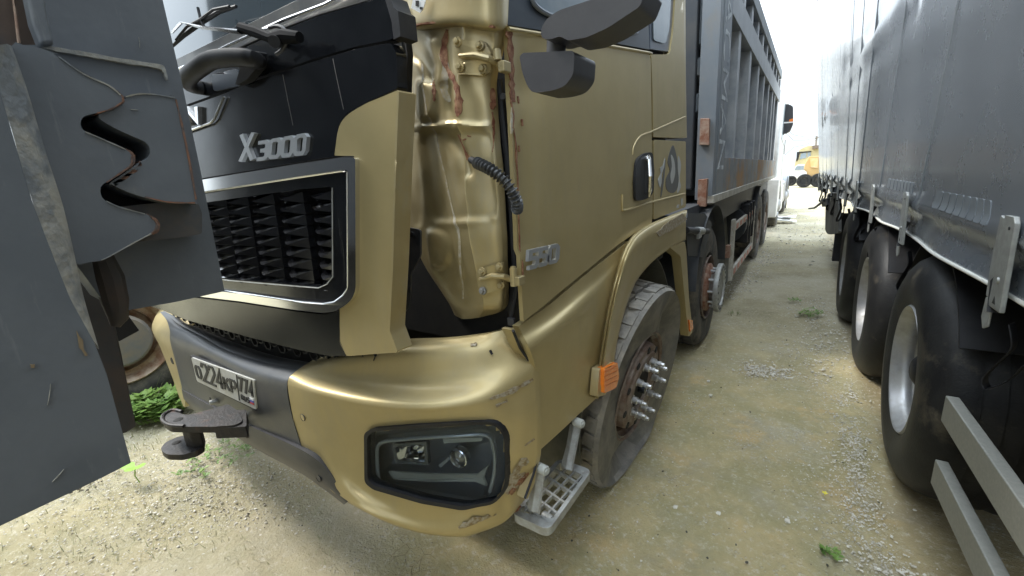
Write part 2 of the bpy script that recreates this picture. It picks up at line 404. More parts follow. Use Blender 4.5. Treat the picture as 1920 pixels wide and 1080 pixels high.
def strip(pts, w, seed=0, amp=1.):
    """ragged ribbon outline round a pixel polyline; w one width or one per point"""
    pts = [Vector(p) for p in pts]; N = len(pts); rnd = random.Random(seed); a, b = [], []
    fine = catm([(p.x, p.y, (w[i] if isinstance(w, (list, tuple)) else w)) for i, p in enumerate(pts)], 4)
    for i, p in enumerate(fine):
        d = (fine[min(i+1, len(fine)-1)]-fine[max(i-1, 0)]); nn = Vector((-d.y, d.x)).normalized()
        ww = max(.3, p.z*.5*(1+rnd.uniform(-.35, .35)*amp))
        a.append((p.x+nn.x*ww, p.y+nn.y*ww)); b.append((p.x-nn.x*ww, p.y-nn.y*ww))
    return a+b[::-1]
# ================================================================== GROUND
def ground():
    def axis(a, b, d, out, k=1.12):
        c = list(np.arange(a, b, d)); s = d; v = b; R = []
        while v < out: R.append(v); s *= k; v += s
        R.append(out); s = d; v = a; Lf = []
        while v-s > -out: v -= s; s *= k; Lf.append(v)
        Lf.append(-out)
        return np.array(Lf[::-1]+c+R)
    X, Y = axis(-4.5, 1.2, .03, 500), axis(-.4, 7.5, .03, 500)
    nx, ny = len(X), len(Y); gx, gy = np.meshgrid(X, Y)
    rs = np.random.RandomState(3); z = np.zeros_like(gx)
    for f_, a in ((.35, .010), (.9, .008), (2.1, .006), (5, .0035), (11, .0022), (21, .0014)):
        for _ in range(5):
            th = rs.uniform(0, 6.28); ph = rs.uniform(0, 6.28)
            z += a/2.2*np.sin((gx*math.cos(th)+gy*math.sin(th))*f_*rs.uniform(.7, 1.3)*3.1+ph)
    z += rs.normal(0, .0016, z.shape)
    fade = np.clip(1-(np.hypot(gx, gy-3)-12)/30, 0, 1); z = z*fade-.012
    co = np.stack([gx, gy, z], -1).reshape(-1, 3)
    i = np.arange((ny-1)*(nx-1)); r = i//(nx-1); c = i % (nx-1); a = r*nx+c
    f = np.stack([a, a+1, a+nx+1, a+nx], -1)
    me = bpy.data.meshes.new('ground'); me.vertices.add(len(co)); me.vertices.foreach_set('co', co.astype(np.float32).ravel())
    me.loops.add(f.size); me.loops.foreach_set('vertex_index', f.astype(np.int32).ravel())
    me.polygons.add(len(f)); me.polygons.foreach_set('loop_start', np.arange(0, f.size, 4, dtype=np.int32)); me.polygons.foreach_set('loop_total', np.full(len(f), 4, np.int32))
    me.update(); me.validate()
    for p in me.polygons: p.use_smooth = True
    o = bpy.data.objects.new('ground', me); COL.objects.link(o); o['kind'] = 'structure'
    m = bpy.data.materials.new('packed_earth'); m.use_nodes = True; n = m.node_tree; b = n.nodes['Principled BSDF']; l = n.links.new
    g = n.nodes.new('ShaderNodeNewGeometry')
    def nz(s, d=6, r=.6, st=None, dist=0.):
        t = n.nodes.new('ShaderNodeTexNoise'); t.inputs['Scale'].default_value = s; t.inputs['Detail'].default_value = d; t.inputs['Roughness'].default_value = r; t.inputs['Distortion'].default_value = dist
        if st:
            q = n.nodes.new('ShaderNodeMapping'); q.inputs['Scale'].default_value = st; l(g.outputs['Position'], q.inputs[0]); l(q.outputs[0], t.inputs['Vector'])
        else: l(g.outputs['Position'], t.inputs['Vector'])
        return t.outputs['Fac']
    def rng(v, a, c, t0=0., t1=1.):
        r = n.nodes.new('ShaderNodeMapRange'); r.inputs['From Min'].default_value = a; r.inputs['From Max'].default_value = c; r.inputs['To Min'].default_value = t0; r.inputs['To Max'].default_value = t1
        r.interpolation_type = 'SMOOTHSTEP'; l(v, r.inputs['Value']); return r.outputs[0]
    def mixc(f_, A, B):
        x = n.nodes.new('ShaderNodeMix'); x.data_type = 'RGBA'; l(f_, x.inputs['Factor'])
        for s, v in (('A', A), ('B', B)):
            if isinstance(v, tuple): x.inputs[s].default_value = (*v, 1)
            else: l(v, x.inputs[s])
        return x.outputs['Result']
    def mth(op, a, b_):
        x = n.nodes.new('ShaderNodeMath'); x.operation = op
        for i_, v in enumerate((a, b_)):
            if isinstance(v, (int, float)): x.inputs[i_].default_value = v
            else: l(v, x.inputs[i_])
        return x.outputs[0]
    sep = n.nodes.new('ShaderNodeSeparateXYZ'); l(g.outputs['Position'], sep.inputs[0])
    yr, xr = sep.outputs['Y'], sep.outputs['X']
    near = rng(mth('ADD', yr, mth('MULTIPLY', nz(1.1, 4), 3.)), 4.2, 6.8, 1., 0.)        # algae-stained damp earth by the cab
    right = rng(mth('ADD', xr, mth('MULTIPLY', nz(1.7, 4), .5)), -1.25, -.75, .38, 1.)
    ol = mth('MULTIPLY', mth('MULTIPLY', near, right), rng(nz(2.2, 5, .65), .28, .52))
    base = mixc(rng(nz(1.4, 7, .7), .35, .65), (.38, .335, .215), (.28, .25, .16))
    base = mixc(rng(nz(.6, 5), .4, .65), base, (.44, .40, .30))
    olive = mixc(rng(nz(3.4, 6, .7), .38, .62), (.45, .37, .20), (.35, .31, .165))
    c1 = mixc(ol, base, olive)
    c1 = mixc(rng(mth('MULTIPLY', nz(2.7, 5, .7), mth('MULTIPLY', near, right)), .53, .68), c1, (.50, .38, .19))
    c1 = mixc(mth('MULTIPLY', rng(mth('ADD', xr, mth('MULTIPLY', nz(1.3, 4), .35)), .48, .68), .6), c1, (.26, .20, .115))   # darker brown beneath the trailer
    c1 = mixc(rng(nz(38, 8, .75), .50, .72, 0, .75), c1, (.60, .55, .45))
    c1 = mixc(rng(nz(24, 8, .75), .55, .76, 0, .5), c1, (.21, .185, .13))
    v = n.nodes.new('ShaderNodeTexVoronoi'); v.feature = 'DISTANCE_TO_EDGE'; v.inputs['Scale'].default_value = 15; l(g.outputs['Position'], v.inputs['Vector'])
    crk = mth('MULTIPLY', rng(v.outputs['Distance'], .0, .03, 1., 0.), rng(nz(1.9, 3), .60, .70)); crk = mth('MULTIPLY', crk, ol)
    c1 = mixc(mth('MULTIPLY', crk, .7), c1, (.19, .155, .08))
    v2 = n.nodes.new('ShaderNodeTexVoronoi'); v2.inputs['Scale'].default_value = 55; l(g.outputs['Position'], v2.inputs['Vector'])
    peb = mth('MULTIPLY', rng(v2.outputs['Distance'], .22, .34, 1., 0.), rng(nz(1.5, 5, .7), .46, .6))
    c1 = mixc(mth('MULTIPLY', peb, .6), c1, v2.outputs['Color'] if False else (.50, .47, .40))
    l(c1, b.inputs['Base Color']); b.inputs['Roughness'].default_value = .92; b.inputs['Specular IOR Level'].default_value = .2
    bp = n.nodes.new('ShaderNodeBump'); bp.inputs['Strength'].default_value = .8; bp.inputs['Distance'].default_value = .014
    h = mth('ADD', mth('ADD', nz(30, 8, .75), mth('MULTIPLY', peb, .5)), mth('ADD', mth('MULTIPLY', nz(110, 4, .7), .5), mth('MULTIPLY', crk, -.5)))
    l(h, bp.inputs['Height']); l(bp.outputs[0], b.inputs['Normal'])
    me.materials.append(m); return o
GROUND = ground()
def stones(name, spots, m, kind='stuff'):
    """flattened irregular pebbles, all in one mesh"""
    ico = bmesh.new(); bmesh.ops.create_icosphere(ico, subdivisions=1, radius=1); V = np.array([v.co[:] for v in ico.verts]); F = np.array([[v.index for v in f.verts] for f in ico.faces]); ico.free()
    rs = np.random.RandomState(11); N = len(spots); out = np.zeros((N, len(V), 3)); 
    for i, (x, y, s) in enumerate(spots):
        q = V*(1+rs.uniform(-.3, .3, (len(V), 1)))*[s, s*rs.uniform(.5, .95), s*rs.uniform(.35, .6)]; a = rs.uniform(0, 6.28); c, sn = math.cos(a), math.sin(a)
        q = np.stack([q[:, 0]*c-q[:, 1]*sn, q[:, 0]*sn+q[:, 1]*c, q[:, 2]], -1); out[i] = q+[x, y, s*.12-.004]
    co = out.reshape(-1, 3); f = (F[None]+np.arange(N)[:, None, None]*len(V)).reshape(-1, 3)
    me = bpy.data.meshes.new(name); me.from_pydata(co.tolist(), [], f.tolist()); me.materials.append(m)
    o = bpy.data.objects.new(name, me); COL.objects.link(o)
    if kind: o['kind'] = kind
    return o
rs = random.Random(5); SP = []
def band(px0, py0, px1, py1, wd, n_, s0, s1):
    a, b = atz(px0, py0), atz(px1, py1)
    for _ in range(n_):
        t = rs.random(); p = a.lerp(b, t); SP.append((p.x+rs.gauss(0, wd), p.y+rs.gauss(0, wd), s0*(s1/s0)**(rs.random()**1.6)))
band(1640, 1080, 1600, 800, .045, 1300, .0016, .007); band(1600, 1000, 1590, 720, .05, 900, .0018, .007); band(1590, 800, 1500, 640, .10, 700, .002, .009)
band(1500, 1000, 1520, 830, .09, 350, .0015, .006); band(1660, 1080, 1720, 1080, .05, 200, .002, .008)
band(1470, 700, 1400, 690, .07, 500, .003, .013); band(1360, 560, 1440, 470, .12, 900, .004, .018); band(1560, 700, 1520, 560, .13, 700, .003, .014)
band(100, 1000, 460, 900, .35, 2200, .002, .008); band(300, 860, 640, 960, .22, 900, .002, .009); band(350, 800, 900, 1060, .22, 600, .002, .008)
band(1100, 1000, 1400, 700, .35, 350, .0015, .006); band(1450, 470, 1500, 400, 1.2, 1500, .006, .03); band(-200, 900, 350, 770, .8, 1500, .004, .012)
tag(stones('gravel', SP, STONE), 'loose pale gravel scattered in bands over the packed earth', 'gravel')
SP = []
for _ in range(260):
    px, py = rs.uniform(0, 1750), rs.uniform(560, 1075); p = atz(px, py); SP.append((p.x, p.y, rs.uniform(.002, .007)))
band(300, 900, 700, 1000, .2, 260, .002, .007); band(150, 915, 170, 905, .03, 20, .004, .012)
tag(stones('dark_debris', SP, mat('dark_debris', (.07, .06, .045), .9)), 'dark bits of bark and slag scattered over the earth', 'debris')
for (px, py, s) in ((1348, 962, .008), (1477, 976, .009), (1333, 741, .010), (1329, 714, .009), (1267, 950, .008)):
    p = atz(px, py); 
    o = stones('stone', [(p.x, p.y, s*1.5)], STONE, None)
    tag(o, {1348: 'small cream pebble on cracked earth near the metal step', 1477: 'whitish pebble on bare olive earth, nearest the photo bottom', 1333: 'pale pebble left of the gravel patch, lower of two', 1329: 'pale pebble left of the gravel patch, upper of two', 1267: 'tiny pale chip of stone just right of the step'}[px], 'stone')

# ================================================================== GOLD TRUCK
T = thing('gold_dump_truck', 'damaged gold heavy dump truck with black grille panel and missing corner panel', 'truck', (-1.85, 3.9, 0))
def yfront(x, z): return .58 + .085*min(1.3, abs(x+1.85))**2 + .05*(z-1.1)
def SF(px, py, d=0.):
    y = .64
    for _ in range(12):
        p = aty(px, py, y-d); y = yfront(p.x, p.z)
    return aty(px, py, y-d)
YB = [(300, .70), (350, .62), (430, .59), (500, .575), (565, .585), (620, .61), (700, .66), (800, .715), (870, .76), (930, .82), (970, .875), (1000, .93), (1030, 1.0)]
def yb(px): return float(np.interp(px, [a for a, _ in YB], [b for _, b in YB]))
def SB(px, py, d=0.): return aty(px, py, yb(px)-d)
# dark volume of the cab and engine bay behind the skins
bm = NB(); box2(bm, (-3.04, 1.0, .95), (-.70, 2.62, 2.95)); box2(bm, (-2.95, 1.02, .5), (-.98, 1.35, .96)); box2(bm, (-2.5, 1.36, .55), (-1.15, 9.6, .97))
link('cab_core', bm, VOID, T, smooth=False)
# windscreen and sill
panel('windscreen', [(180, -160), (560, -160), (700, -90), (560, 0), (333, 110), (240, 160), (180, 190)], SF, .006, NYN, GLASS, T, d=-.02, step=40)
panel('windscreen_sill', [(200, 178), (333, 110), (560, -2), (700, -92), (760, -92), (693, 0), (600, 27), (533, 52), (430, 98), (333, 147), (200, 215)], SF, .03, NYN, mat('grey_sill', (.10, .10, .098), .35, .3, (.15, .145, .13), 9), T, d=-.008, step=30, bevel=.003)
bm = NB(); tube(bm, [SF(x, y, .004) for x, y in ((200, 198), (333, 131), (430, 84), (533, 37), (610, 8), (690, -35))], .004, 8); link('sill_moulding', bm, CHROMED, T)
panel('upper_front_panel', fil([(200, 235), (333, 152), (430, 103), (533, 55), (600, 29), (693, 2), (728, -10), (736, 14), (745, 20), (749, 66), (730, 75), (667, 87), (583, 112), (460, 153), (420, 171), (350, 196), (200, 270)], 4), SF, .03, NYN, BLACK, T, d=0, bevel=.003)
panel('front_edge_trim', [(720, -8), (730, -10), (738, 14), (746, 20), (751, 68), (738, 74), (734, 40)], SF, .05, NYN, BLK, T, d=.006, bevel=.002)
panel('lower_front_panel', fil([(230, 262), (350, 201), (420, 176), (460, 158), (583, 117), (667, 92), (733, 80), (743, 100), (745, 166), (690, 190), (650, 213), (636, 232), (627, 293), (560, 304), (385, 333), (300, 350), (240, 360)], 5), SF, .03, NYN, BLACK, T, d=.004, bevel=.003)
panel('side_accent_panel', fil([(744, 170), (690, 192), (652, 213), (634, 236), (627, 292), (664, 292), (668, 300), (667, 545), (658, 566), (637, 580), (637, 643), (650, 668), (700, 664), (742, 661), (726, 622), (733, 500), (739, 300)], [2, 6, 22, 22, 2, 4, 2, 10, 10, 3, 6, 4, 2, 2, 6, 0, 0]), SF, .02, NYN, GOLD, T, d=.012, bevel=.004)
bm = NB(); add_panel(bm, [(744, 169), (748, 172), (743, 300), (737, 500), (731, 620), (745, 658), (741, 662), (726, 622), (733, 500), (739, 300)], SF, .05, NYN, d=.013); link('accent_panel_flange', bm, GOLDB, T, bevel=.001)
# grille surround
outer = fil([(240, 362), (385, 336), (560, 307), (640, 295), (666, 295), (667, 545), (657, 566), (630, 584), (606, 587), (560, 582), (450, 565), (365, 555), (262, 540)], [2, 2, 5, 5, 6, 14, 14, 14, 10, 5, 4, 2, 2])
inner = fil([(246, 384), (388, 358), (560, 331), (640, 319), (653, 319), (653, 540), (645, 556), (628, 568), (606, 571), (560, 567), (450, 551), (400, 545), (262, 525)], [2, 2, 5, 5, 6, 12, 12, 12, 10, 5, 4, 2, 2])
g_in = fil([(280, 395), (398, 378), (560, 355), (621, 350), (622, 518), (612, 531), (596, 538), (560, 535), (430, 524), (290, 505)], [2, 2, 4, 4, 10, 10, 10, 4, 2, 2])
panel('chrome_surround', outer, SF, .035, NYN, CHROMED, T, holes=[inner[::-1]], d=.024, bevel=.013, seg=5, step=40, ang=50)
bm = NB(); pts = [(246, 386), (388, 360), (560, 333), (640, 321), (651, 322), (652, 540), (643, 554), (627, 566), (606, 569), (560, 565), (450, 549), (262, 524)]
tube(bm, [SF(x, y, .016) for x, y in pts], .0022, 6); link('chrome_bead', bm, CHROME, T)
panel('grille_frame', inner, SF, .03, NYN, BLACK, T, holes=[g_in[::-1]], d=.008, bevel=.002, step=40)
panel('grille_backing', inner, SF, .004, NYN, VOID, T, d=-.075, step=0)
bm = NB(); tube(bm, [SF(x, y, .010) for x, y in [(290, 507), (430, 526), (560, 537), (597, 540), (613, 533), (624, 519), (623, 352)]], .0016, 6); link('grille_lip', bm, ALU, T)
cell = None
for i in range(-1, 7):
    xk = -1.07 + (-.13)*i + .015
    for j in range(9):
        zk = 1.445 - .0305*j
        yk = yfront(xk, zk)+.028
        if cell is None:
            bm = NB(); hw, hh = .062, .0148
            B = [bm.verts.new(q) for q in ((-hw, 0, -hh), (hw, 0, -hh), (hw, 0, hh), (-hw, 0, hh))]
            B2 = [bm.verts.new(q) for q in ((-hw*.92, .02, -hh*.8), (hw*.92, .02, -hh*.8), (hw*.92, .02, hh*.8), (-hw*.92, .02, hh*.8))]
            A_ = [bm.verts.new(q) for q in ((-hw*.30, -.032, .0035), (hw*.10, -.038, -.003))]
            for f in ((B[0], B[1], A_[1], A_[0]), (B[1], B[2], A_[1]), (B[2], B[3], A_[0], A_[1]), (B[3], B[0], A_[0])): bm.faces.new(f)
            for k in range(4): bm.faces.new((B[k], B2[k], B2[(k+1) % 4], B[(k+1) % 4]))
            cell = link('grille_cell', bm, GRILLE, T, smooth=False); me = cell.data; c0 = WL[cell].copy()
            o = cell
        else:
            o = cell.copy(); COL.objects.link(o)
        o.location = Vector((xk, yk, zk))+c0; WL[o] = o.location.copy()
        o.rotation_euler = (0, 0, -.17*(xk+1.85))
# badge letters
def glyph_row(s, gap=.25, w_=1.):
    n_ = len(s); u = 1/(n_*w_+(n_-1)*gap); return [(c, i*(w_+gap)*u, (i*(w_+gap)+w_)*u, 0, 1) for i, c in enumerate(s)]
bm = NB(); text_on(bm, [('X', .0, 1, 0, 1)], [(452, 252), (474, 249), (472, 300), (450, 303)], SF, .014, .01, NYN, .13)
for c in bm.verts: pass
text_on(bm, glyph_row('3000', .35), [(484, 268), (572, 253), (569, 287), (481, 299)], SF, .014, .01, NYN, .22)
link('model_badge', bm, BADGE, T, smooth=False)
bm = NB(); text_on(bm, glyph_row('SHACMAN', .35), [(190, 236), (367, 200), (369, 229), (192, 268)], SF, .016, .012, NYN, .2); link('brand_lettering', bm, CHROME, T, smooth=False)
bm = NB(); tube(bm, [SF(x, y, .010) for x, y in ((260, 275), (330, 254), (362, 243), (395, 231), (403, 222), (420, 181))], .0035, 6); link('brand_trim', bm, CHROME, T)
# gloss skirt below the grille and honeycomb intake
panel('gloss_lower_strip', [(215, 545), (262, 542), (363, 558), (450, 568), (560, 585), (607, 590), (636, 583), (638, 640), (649, 667), (620, 668), (560, 656), (470, 633), (350, 600), (300, 580), (240, 562)], SF, .03, NYN, BLACK, T, d=.012, bevel=.005)
bm = NB(); hexes = []
pitch = .042
for i in range(36):
    for j in range(3):
        cx = -1.02-i*pitch; cz = .985+(j-1)*pitch*.8+(.5*pitch*.8 if i % 2 else 0); yy = .655+.085*min(1.2, abs(cx+1.85))**2
        for k in range(6):
            a0, a1 = math.pi/3*k, math.pi/3*(k+1); R0, R1 = pitch*.62, pitch*.5
            q = [(cx+R0*math.cos(a0), yy, cz+R0*.85*math.sin(a0)), (cx+R0*math.cos(a1), yy, cz+R0*.85*math.sin(a1)), (cx+R1*math.cos(a1), yy, cz+R1*.85*math.sin(a1)), (cx+R1*math.cos(a0), yy, cz+R1*.85*math.sin(a0))]
            va = [bm.verts.new(p) for p in q]; vb = [bm.verts.new((p[0], p[1]+.012, p[2])) for p in q]
            bm.faces.new(va)
            bm.faces.new((va[2], va[3], vb[3], vb[2]))
link('honeycomb_intake', bm, BLK, T, smooth=False)
bm = NB(); box2(bm, (-2.75, .78, .8), (-.95, .80, 1.08)); link('intake_backing', bm, VOID, T, smooth=False)
# ---- bumper
def row(pts, off=0): return [(x, y, yb(x)+off) for x, y in pts]
patch('bumper_centre', [
 [(300, 585, .78), (352, 612, .72), (430, 645, .70), (510, 672, .69), (612, 690, .70)],
 [(312, 600, .72), (345, 616, .66), (420, 650, .64), (498, 680, .62), (578, 693, .64)],
 [(318, 618, .655), (330, 626, .635), (402, 658, .60), (472, 690, .585), (545, 706, .60)],
 [(320, 632, .645), (325, 645, .62), (400, 680, .585), (468, 712, .57), (538, 728, .58)],
 [(330, 675, .645), (335, 685, .62), (402, 722, .588), (472, 755, .572), (548, 783, .582)],
 [(342, 722, .65), (347, 735, .63), (410, 768, .60), (478, 803, .583), (568, 848, .592)]], .02, BUMPGREY, T, nu=5, nv=5)
patch('bumper_lower_lip', [
 [(340, 728, .66), (347, 734, .625), (410, 769, .592), (480, 804, .575), (568, 845, .58), (612, 880, .60), (655, 938, .62)],
 [(345, 750, .67), (355, 755, .63), (408, 795, .60), (474, 832, .585), (560, 880, .59), (600, 908, .605), (648, 944, .62)],
 [(352, 765, .76), (365, 770, .74), (420, 805, .72), (480, 842, .70), (565, 888, .70), (600, 912, .70), (645, 946, .70)]], .02, GREYPL, T, nu=4, nv=4)
HL = [(683, 812), (700, 804), (780, 798), (870, 793), (928, 791), (949, 815), (951, 868), (946, 922), (924, 948), (868, 957), (790, 944), (700, 918), (684, 905)]
HLf = fil(HL, [8, 6, 2, 2, 18, 14, 5, 16, 16, 10, 5, 6, 8])
def dents(px, py):
    v = Vector((0, 0, 0))
    # crushed lower corner
    for (cx, cy_, s, a) in ((905, 975, 22, .012), (960, 905, 16, .010), (975, 850, 14, -.008), (870, 985, 16, -.008), (940, 955, 10, .010)):
        v.y += a*math.exp(-((px-cx)**2+(py-cy_)**2)/(2*s*s))
    return v
BCTRL = [
 [(600, 668, .76), (655, 655, .77), (740, 641, .79), (830, 637, .83), (900, 629, .88), (935, 621, .91), (958, 618, .935)],
 [(572, 684, .66), (640, 672, .69), (725, 662, .735), (820, 662, .79), (900, 655, .85), (945, 645, .90), (974, 652, .932)],
 [(550, 700, .605), (615, 704, .65), (710, 712, .705), (815, 716, .765), (905, 702, .83), (960, 678, .89), (991, 674, .93)],
 [(540, 714, .583), (600, 732, .60), (700, 752, .645), (805, 757, .705), (900, 744, .785), (965, 715, .87), (1001, 690, .93)],
 [(541, 735, .580), (598, 752, .596), (698, 775, .643), (805, 778, .703), (905, 768, .785), (968, 745, .87), (1004, 722, .93)],
 [(548, 775, .583), (602, 800, .605), (695, 812, .652), (802, 812, .712), (912, 805, .795), (972, 790, .87), (1007, 778, .93)],
 [(556, 812, .588), (612, 842, .610), (690, 860, .658), (798, 868, .715), (912, 862, .80), (970, 845, .872), (1008, 830, .93)],
 [(566, 845, .592), (630, 888, .612), (690, 918, .654), (790, 944, .708), (905, 930, .79), (965, 890, .87), (1006, 866, .93)],
 [(600, 898, .60), (662, 936, .618), (712, 952, .655), (785, 970, .705), (890, 970, .775), (955, 925, .86), (994, 905, .93)],
 [(640, 935, .62), (690, 962, .635), (735, 982, .665), (800, 1000, .71), (880, 1003, .77), (945, 978, .86), (982, 938, .93)],
 [(660, 945, .70), (700, 968, .71), (745, 985, .73), (805, 1000, .76), (878, 1000, .82), (940, 976, .89), (975, 940, .95)]]
HLh = [(820+(x-820)*.97, 872+(y-872)*.945) for x, y in HLf]
patch('bumper_corner', BCTRL, .022, GOLD, T, nu=9, nv=8, hole=HLh, disp=dents)
_g, _p = patch_grid(BCTRL, 'y', 9, 8)
_P = np.array([[v.x, v.y] for r in _p for v in r]); _Y = np.array([v.y for r in _g for v in r])
def SB(px, py, d=0.):
    q = ((_P-[px, py])**2).sum(1); i = np.argpartition(q, 16)[:16]; w_ = np.exp(-q[i]/(2*max(49, q[i].min()*1.5)))
    return aty(px, py, float((w_*_Y[i]).sum()/w_.sum())-d) + dents(px, py)

patch('bumper_far_corner', [
 [(300, 580, 1.05), (325, 588, .86), (350, 600, .74), (356, 610, .72)],
 [(290, 596, .92), (308, 608, .80), (330, 618, .70), (336, 626, .665)],
 [(285, 618, .86), (296, 630, .76), (312, 640, .68), (324, 644, .64)],
 [(300, 650, .85), (308, 660, .75), (322, 676, .68), (335, 690, .64)],
 [(322, 705, .84), (328, 712, .76), (336, 722, .69), (346, 733, .645)],
 [(336, 745, .84), (340, 752, .76), (343, 760, .70), (347, 764, .66)]], .02, GOLD, T, nu=4, nv=5)
def disc_at(name, px, py, S, r, th, m, parent, d, n=NYN, ring=None):
    bm = NB(); c = S(px, py, d); lathe(bm, [(0, 0), (r*.9, 0), (r, -.0015), (r, -th)], c, n, 20)
    o = link(name, bm, m, parent)
    if ring:
        bm = NB(); lathe(bm, [(r*1.02, .0004), (r*1.10, .0006), (r*1.14, -.002)], c, n, 20); link(name+'_rim', bm, ring, o)
    return o
disc_at('bumper_plug', 567, 783, SB, .0105, .004, GOLD, T, .001, ring=GREYPL)
disc_at('bumper_plug', 597, 897, S_y(.603), .012, .004, GREYPL, T, .010, ring=BLK)
disc_at('bumper_plug', 322, 677, S_y(.665), .018, .004, BLK, T, .0)
# headlight
H = None
bm = NB(); inner_h = fil([(697, 822), (710, 815), (780, 810), (868, 805), (920, 803), (936, 822), (938, 868), (934, 915), (917, 936), (868, 944), (795, 932), (708, 907), (698, 897)], [8, 6, 2, 2, 14, 12, 5, 14, 14, 10, 5, 6, 8])
inner_h = [(818+(x-818)*1.075, 874+(y-874)*1.10) for x, y in inner_h]
o_h = [(x+(x-820)*.006, y+(y-872)*.008) for x, y in HLf]
add_panel(bm, o_h, SB, .03, NYN, holes=[inner_h[::-1]], d=.009, step=12)
H = link('headlight', bm, BLK, T, bevel=.003)
bm = NB(); n0 = len(HLf)
A_ = [bm.verts.new(SB(x, y, -.002)) for x, y in HLf]; B_ = [bm.verts.new(SB(820+(x-820)*.86, 872+(y-872)*.86, -.075)) for x, y in HLf]
for k in range(n0): bm.faces.new((A_[k], A_[(k+1) % n0], B_[(k+1) % n0], B_[k]))
bm.faces.new(B_)
link('lamp_housing', bm, LAMPIN, H, smooth=False)
panel('lamp_lens', [(820+(x-820)*1.02, 872+(y-872)*1.02) for x, y in inner_h], SB, .003, NYN, LENS, H, d=.002, bevel=0)
def wv(pts, nv=10): return pts
# inner trims
bm = NB(); tube(bm, [SB(x, y, -.018) for x, y in catm([(712, 912, 0), (708, 870, 0), (712, 830, 0), (760, 822, 0), (860, 818, 0), (915, 816, 0), (925, 840, 0), (927, 880, 0), (920, 925, 0)], 5) for x, y in [(x[0] if isinstance(x, Vector) else x, y)] ] if False else [SB(v.x, v.y, -.018) for v in catm([(712, 908, 0), (708, 870, 0), (712, 832, 0), (760, 823, 0), (860, 817, 0), (912, 816, 0), (925, 840, 0), (927, 880, 0), (918, 922, 0)], 5)], .0055, 8); link('light_guide', bm, LAMPGREY, H)
panel('daytime_light_bar', [(728, 884), (800, 889), (893, 890), (915, 873), (906, 896), (912, 912), (890, 903), (800, 903), (738, 899)], SB, .008, NYN, mat('pale_light_bar', (.30, .30, .26), .5), H, d=-.03, step=0, bevel=.001)
panel('lamp_bezel', fil([(735, 832), (800, 828), (803, 872), (742, 868)], 4), SB, .012, NYN, mat('lamp_smoke', (.10, .11, .12), .2, .4), H, holes=[fil([(741, 838), (795, 834), (797, 866), (747, 862)], 3)[::-1]], d=-.035, step=0, bevel=.001)
panel('lamp_reflector', fil([(741, 838), (795, 834), (797, 866), (747, 862)], 3), SB, .003, NYN, REFL, H, d=-.06, step=8, bevel=0, warp=lambda x, y: Vector((0, .012*math.sin(x*.3)*math.cos(y*.25), 0)))
panel('lamp_reflector', [(742, 850), (752, 846), (764, 836), (758, 858), (748, 862)], SB, .003, NYN, REFL, H, d=-.035, step=0, bevel=0)
c = SB(866, 852, -.05); bm = NB(); lathe(bm, [(.030, .022), (.027, .024), (.024, .016), (.026, 0), (.03, 0)], c, (.15, -1, .05), 28, closed=True); link('projector_ring', bm, REFL, H)
bm = NB(); lathe(bm, [(0, .022), (.012, .019), (.020, .010), (.0235, 0)], c, (.15, -1, .05), 24); link('projector_lens', bm, mat('projector_glass', (.30, .28, .24), .05, .2, coat=1), H)
panel('lamp_inner_strip', [(830, 823), (905, 820), (903, 827), (832, 831)], SB, .004, NYN, LAMPGREY, H, d=-.028, step=0, bevel=.001)
panel('lamp_inner_strip', [(822, 872), (840, 858), (842, 862), (826, 877)], SB, .004, NYN, LAMPGREY, H, d=-.05, step=0, bevel=0)
# scrapes on the bumper: bare and rusty patches
k = 0
for pts, wd, mm in (([(918, 748), (945, 740), (970, 728), (998, 712)], [3, 8, 9, 4], SCUFF), ([(930, 762), (950, 752)], 4, SCUFF), ([(985, 835), (1001, 824)], 3, SCUFF),
                    ([(960, 900), (975, 872), (990, 862)], [10, 16, 8], SCUFF), ([(945, 925), (960, 905), (985, 890)], [14, 22, 5], SCUFF), ([(955, 928), (968, 912), (990, 888)], [6, 10, 3], PRIMER),
                    ([(862, 990), (885, 983), (920, 978), (950, 962)], [10, 20, 16, 6], SCUFF), ([(940, 975), (960, 962), (975, 950)], [5, 8, 3], PRIMER), ([(882, 647), (893, 645)], 5, SCUFF), ([(918, 657), (922, 665)], 3, BLK)):
    k += 1
    g_, p_ = None, None
    SBx = SB
    o_ = strip(pts, wd, k, 1.3)
    off = .002; S_ = SBx
    panel('scraped_patch', o_, S_, .004, NYN, mm, T, d=off+.001*k*.3, step=12, bevel=0)
# number plate
SPl = S_y(.566)
P4 = [(358, 670), (476, 713), (480, 768), (369, 715)]
bm = NB(); add_panel(bm, fil(P4, 3), SPl, .006, NYN, d=0, step=0); pl = link('number_plate', bm, PLATEW, T, bevel=.001)
bm = NB()
chars = [('O', .03, .10, .22, .68), ('2', .135, .225, .18, .88), ('2', .25, .34, .18, .88), ('4', .365, .455, .18, .88), ('K', .485, .565, .22, .68), ('P', .60, .68, .22, .68), ('7', .735, .79, .40, .88), ('7', .82, .875, .40, .88), ('4', .905, .965, .40, .88)]
text_on(bm, chars, P4, SPl, .002, .003, NYN, .085); link('plate_characters', bm, INK, pl, smooth=False)
bm = NB(); text_on(bm, [('R', .76, .79, .12, .28), ('U', .81, .84, .12, .28), ('S', .86, .89, .12, .28)], P4, SPl, .002, .003, NYN, .035); link('plate_country_letters', bm, INK, pl, smooth=False)
bm = NB()
def pq(x, y): a = Vector(P4[3])*(1-x)+Vector(P4[2])*x; b = Vector(P4[0])*(1-x)+Vector(P4[1])*x; r = a*(1-y)+b*y; return (r.x, r.y)
add_panel(bm, [pq(.71, .04), pq(.72, .04), pq(.72, .96), pq(.71, .96)], SPl, .002, NYN, d=.002, step=0); link('plate_divider', bm, INK, pl, smooth=False)
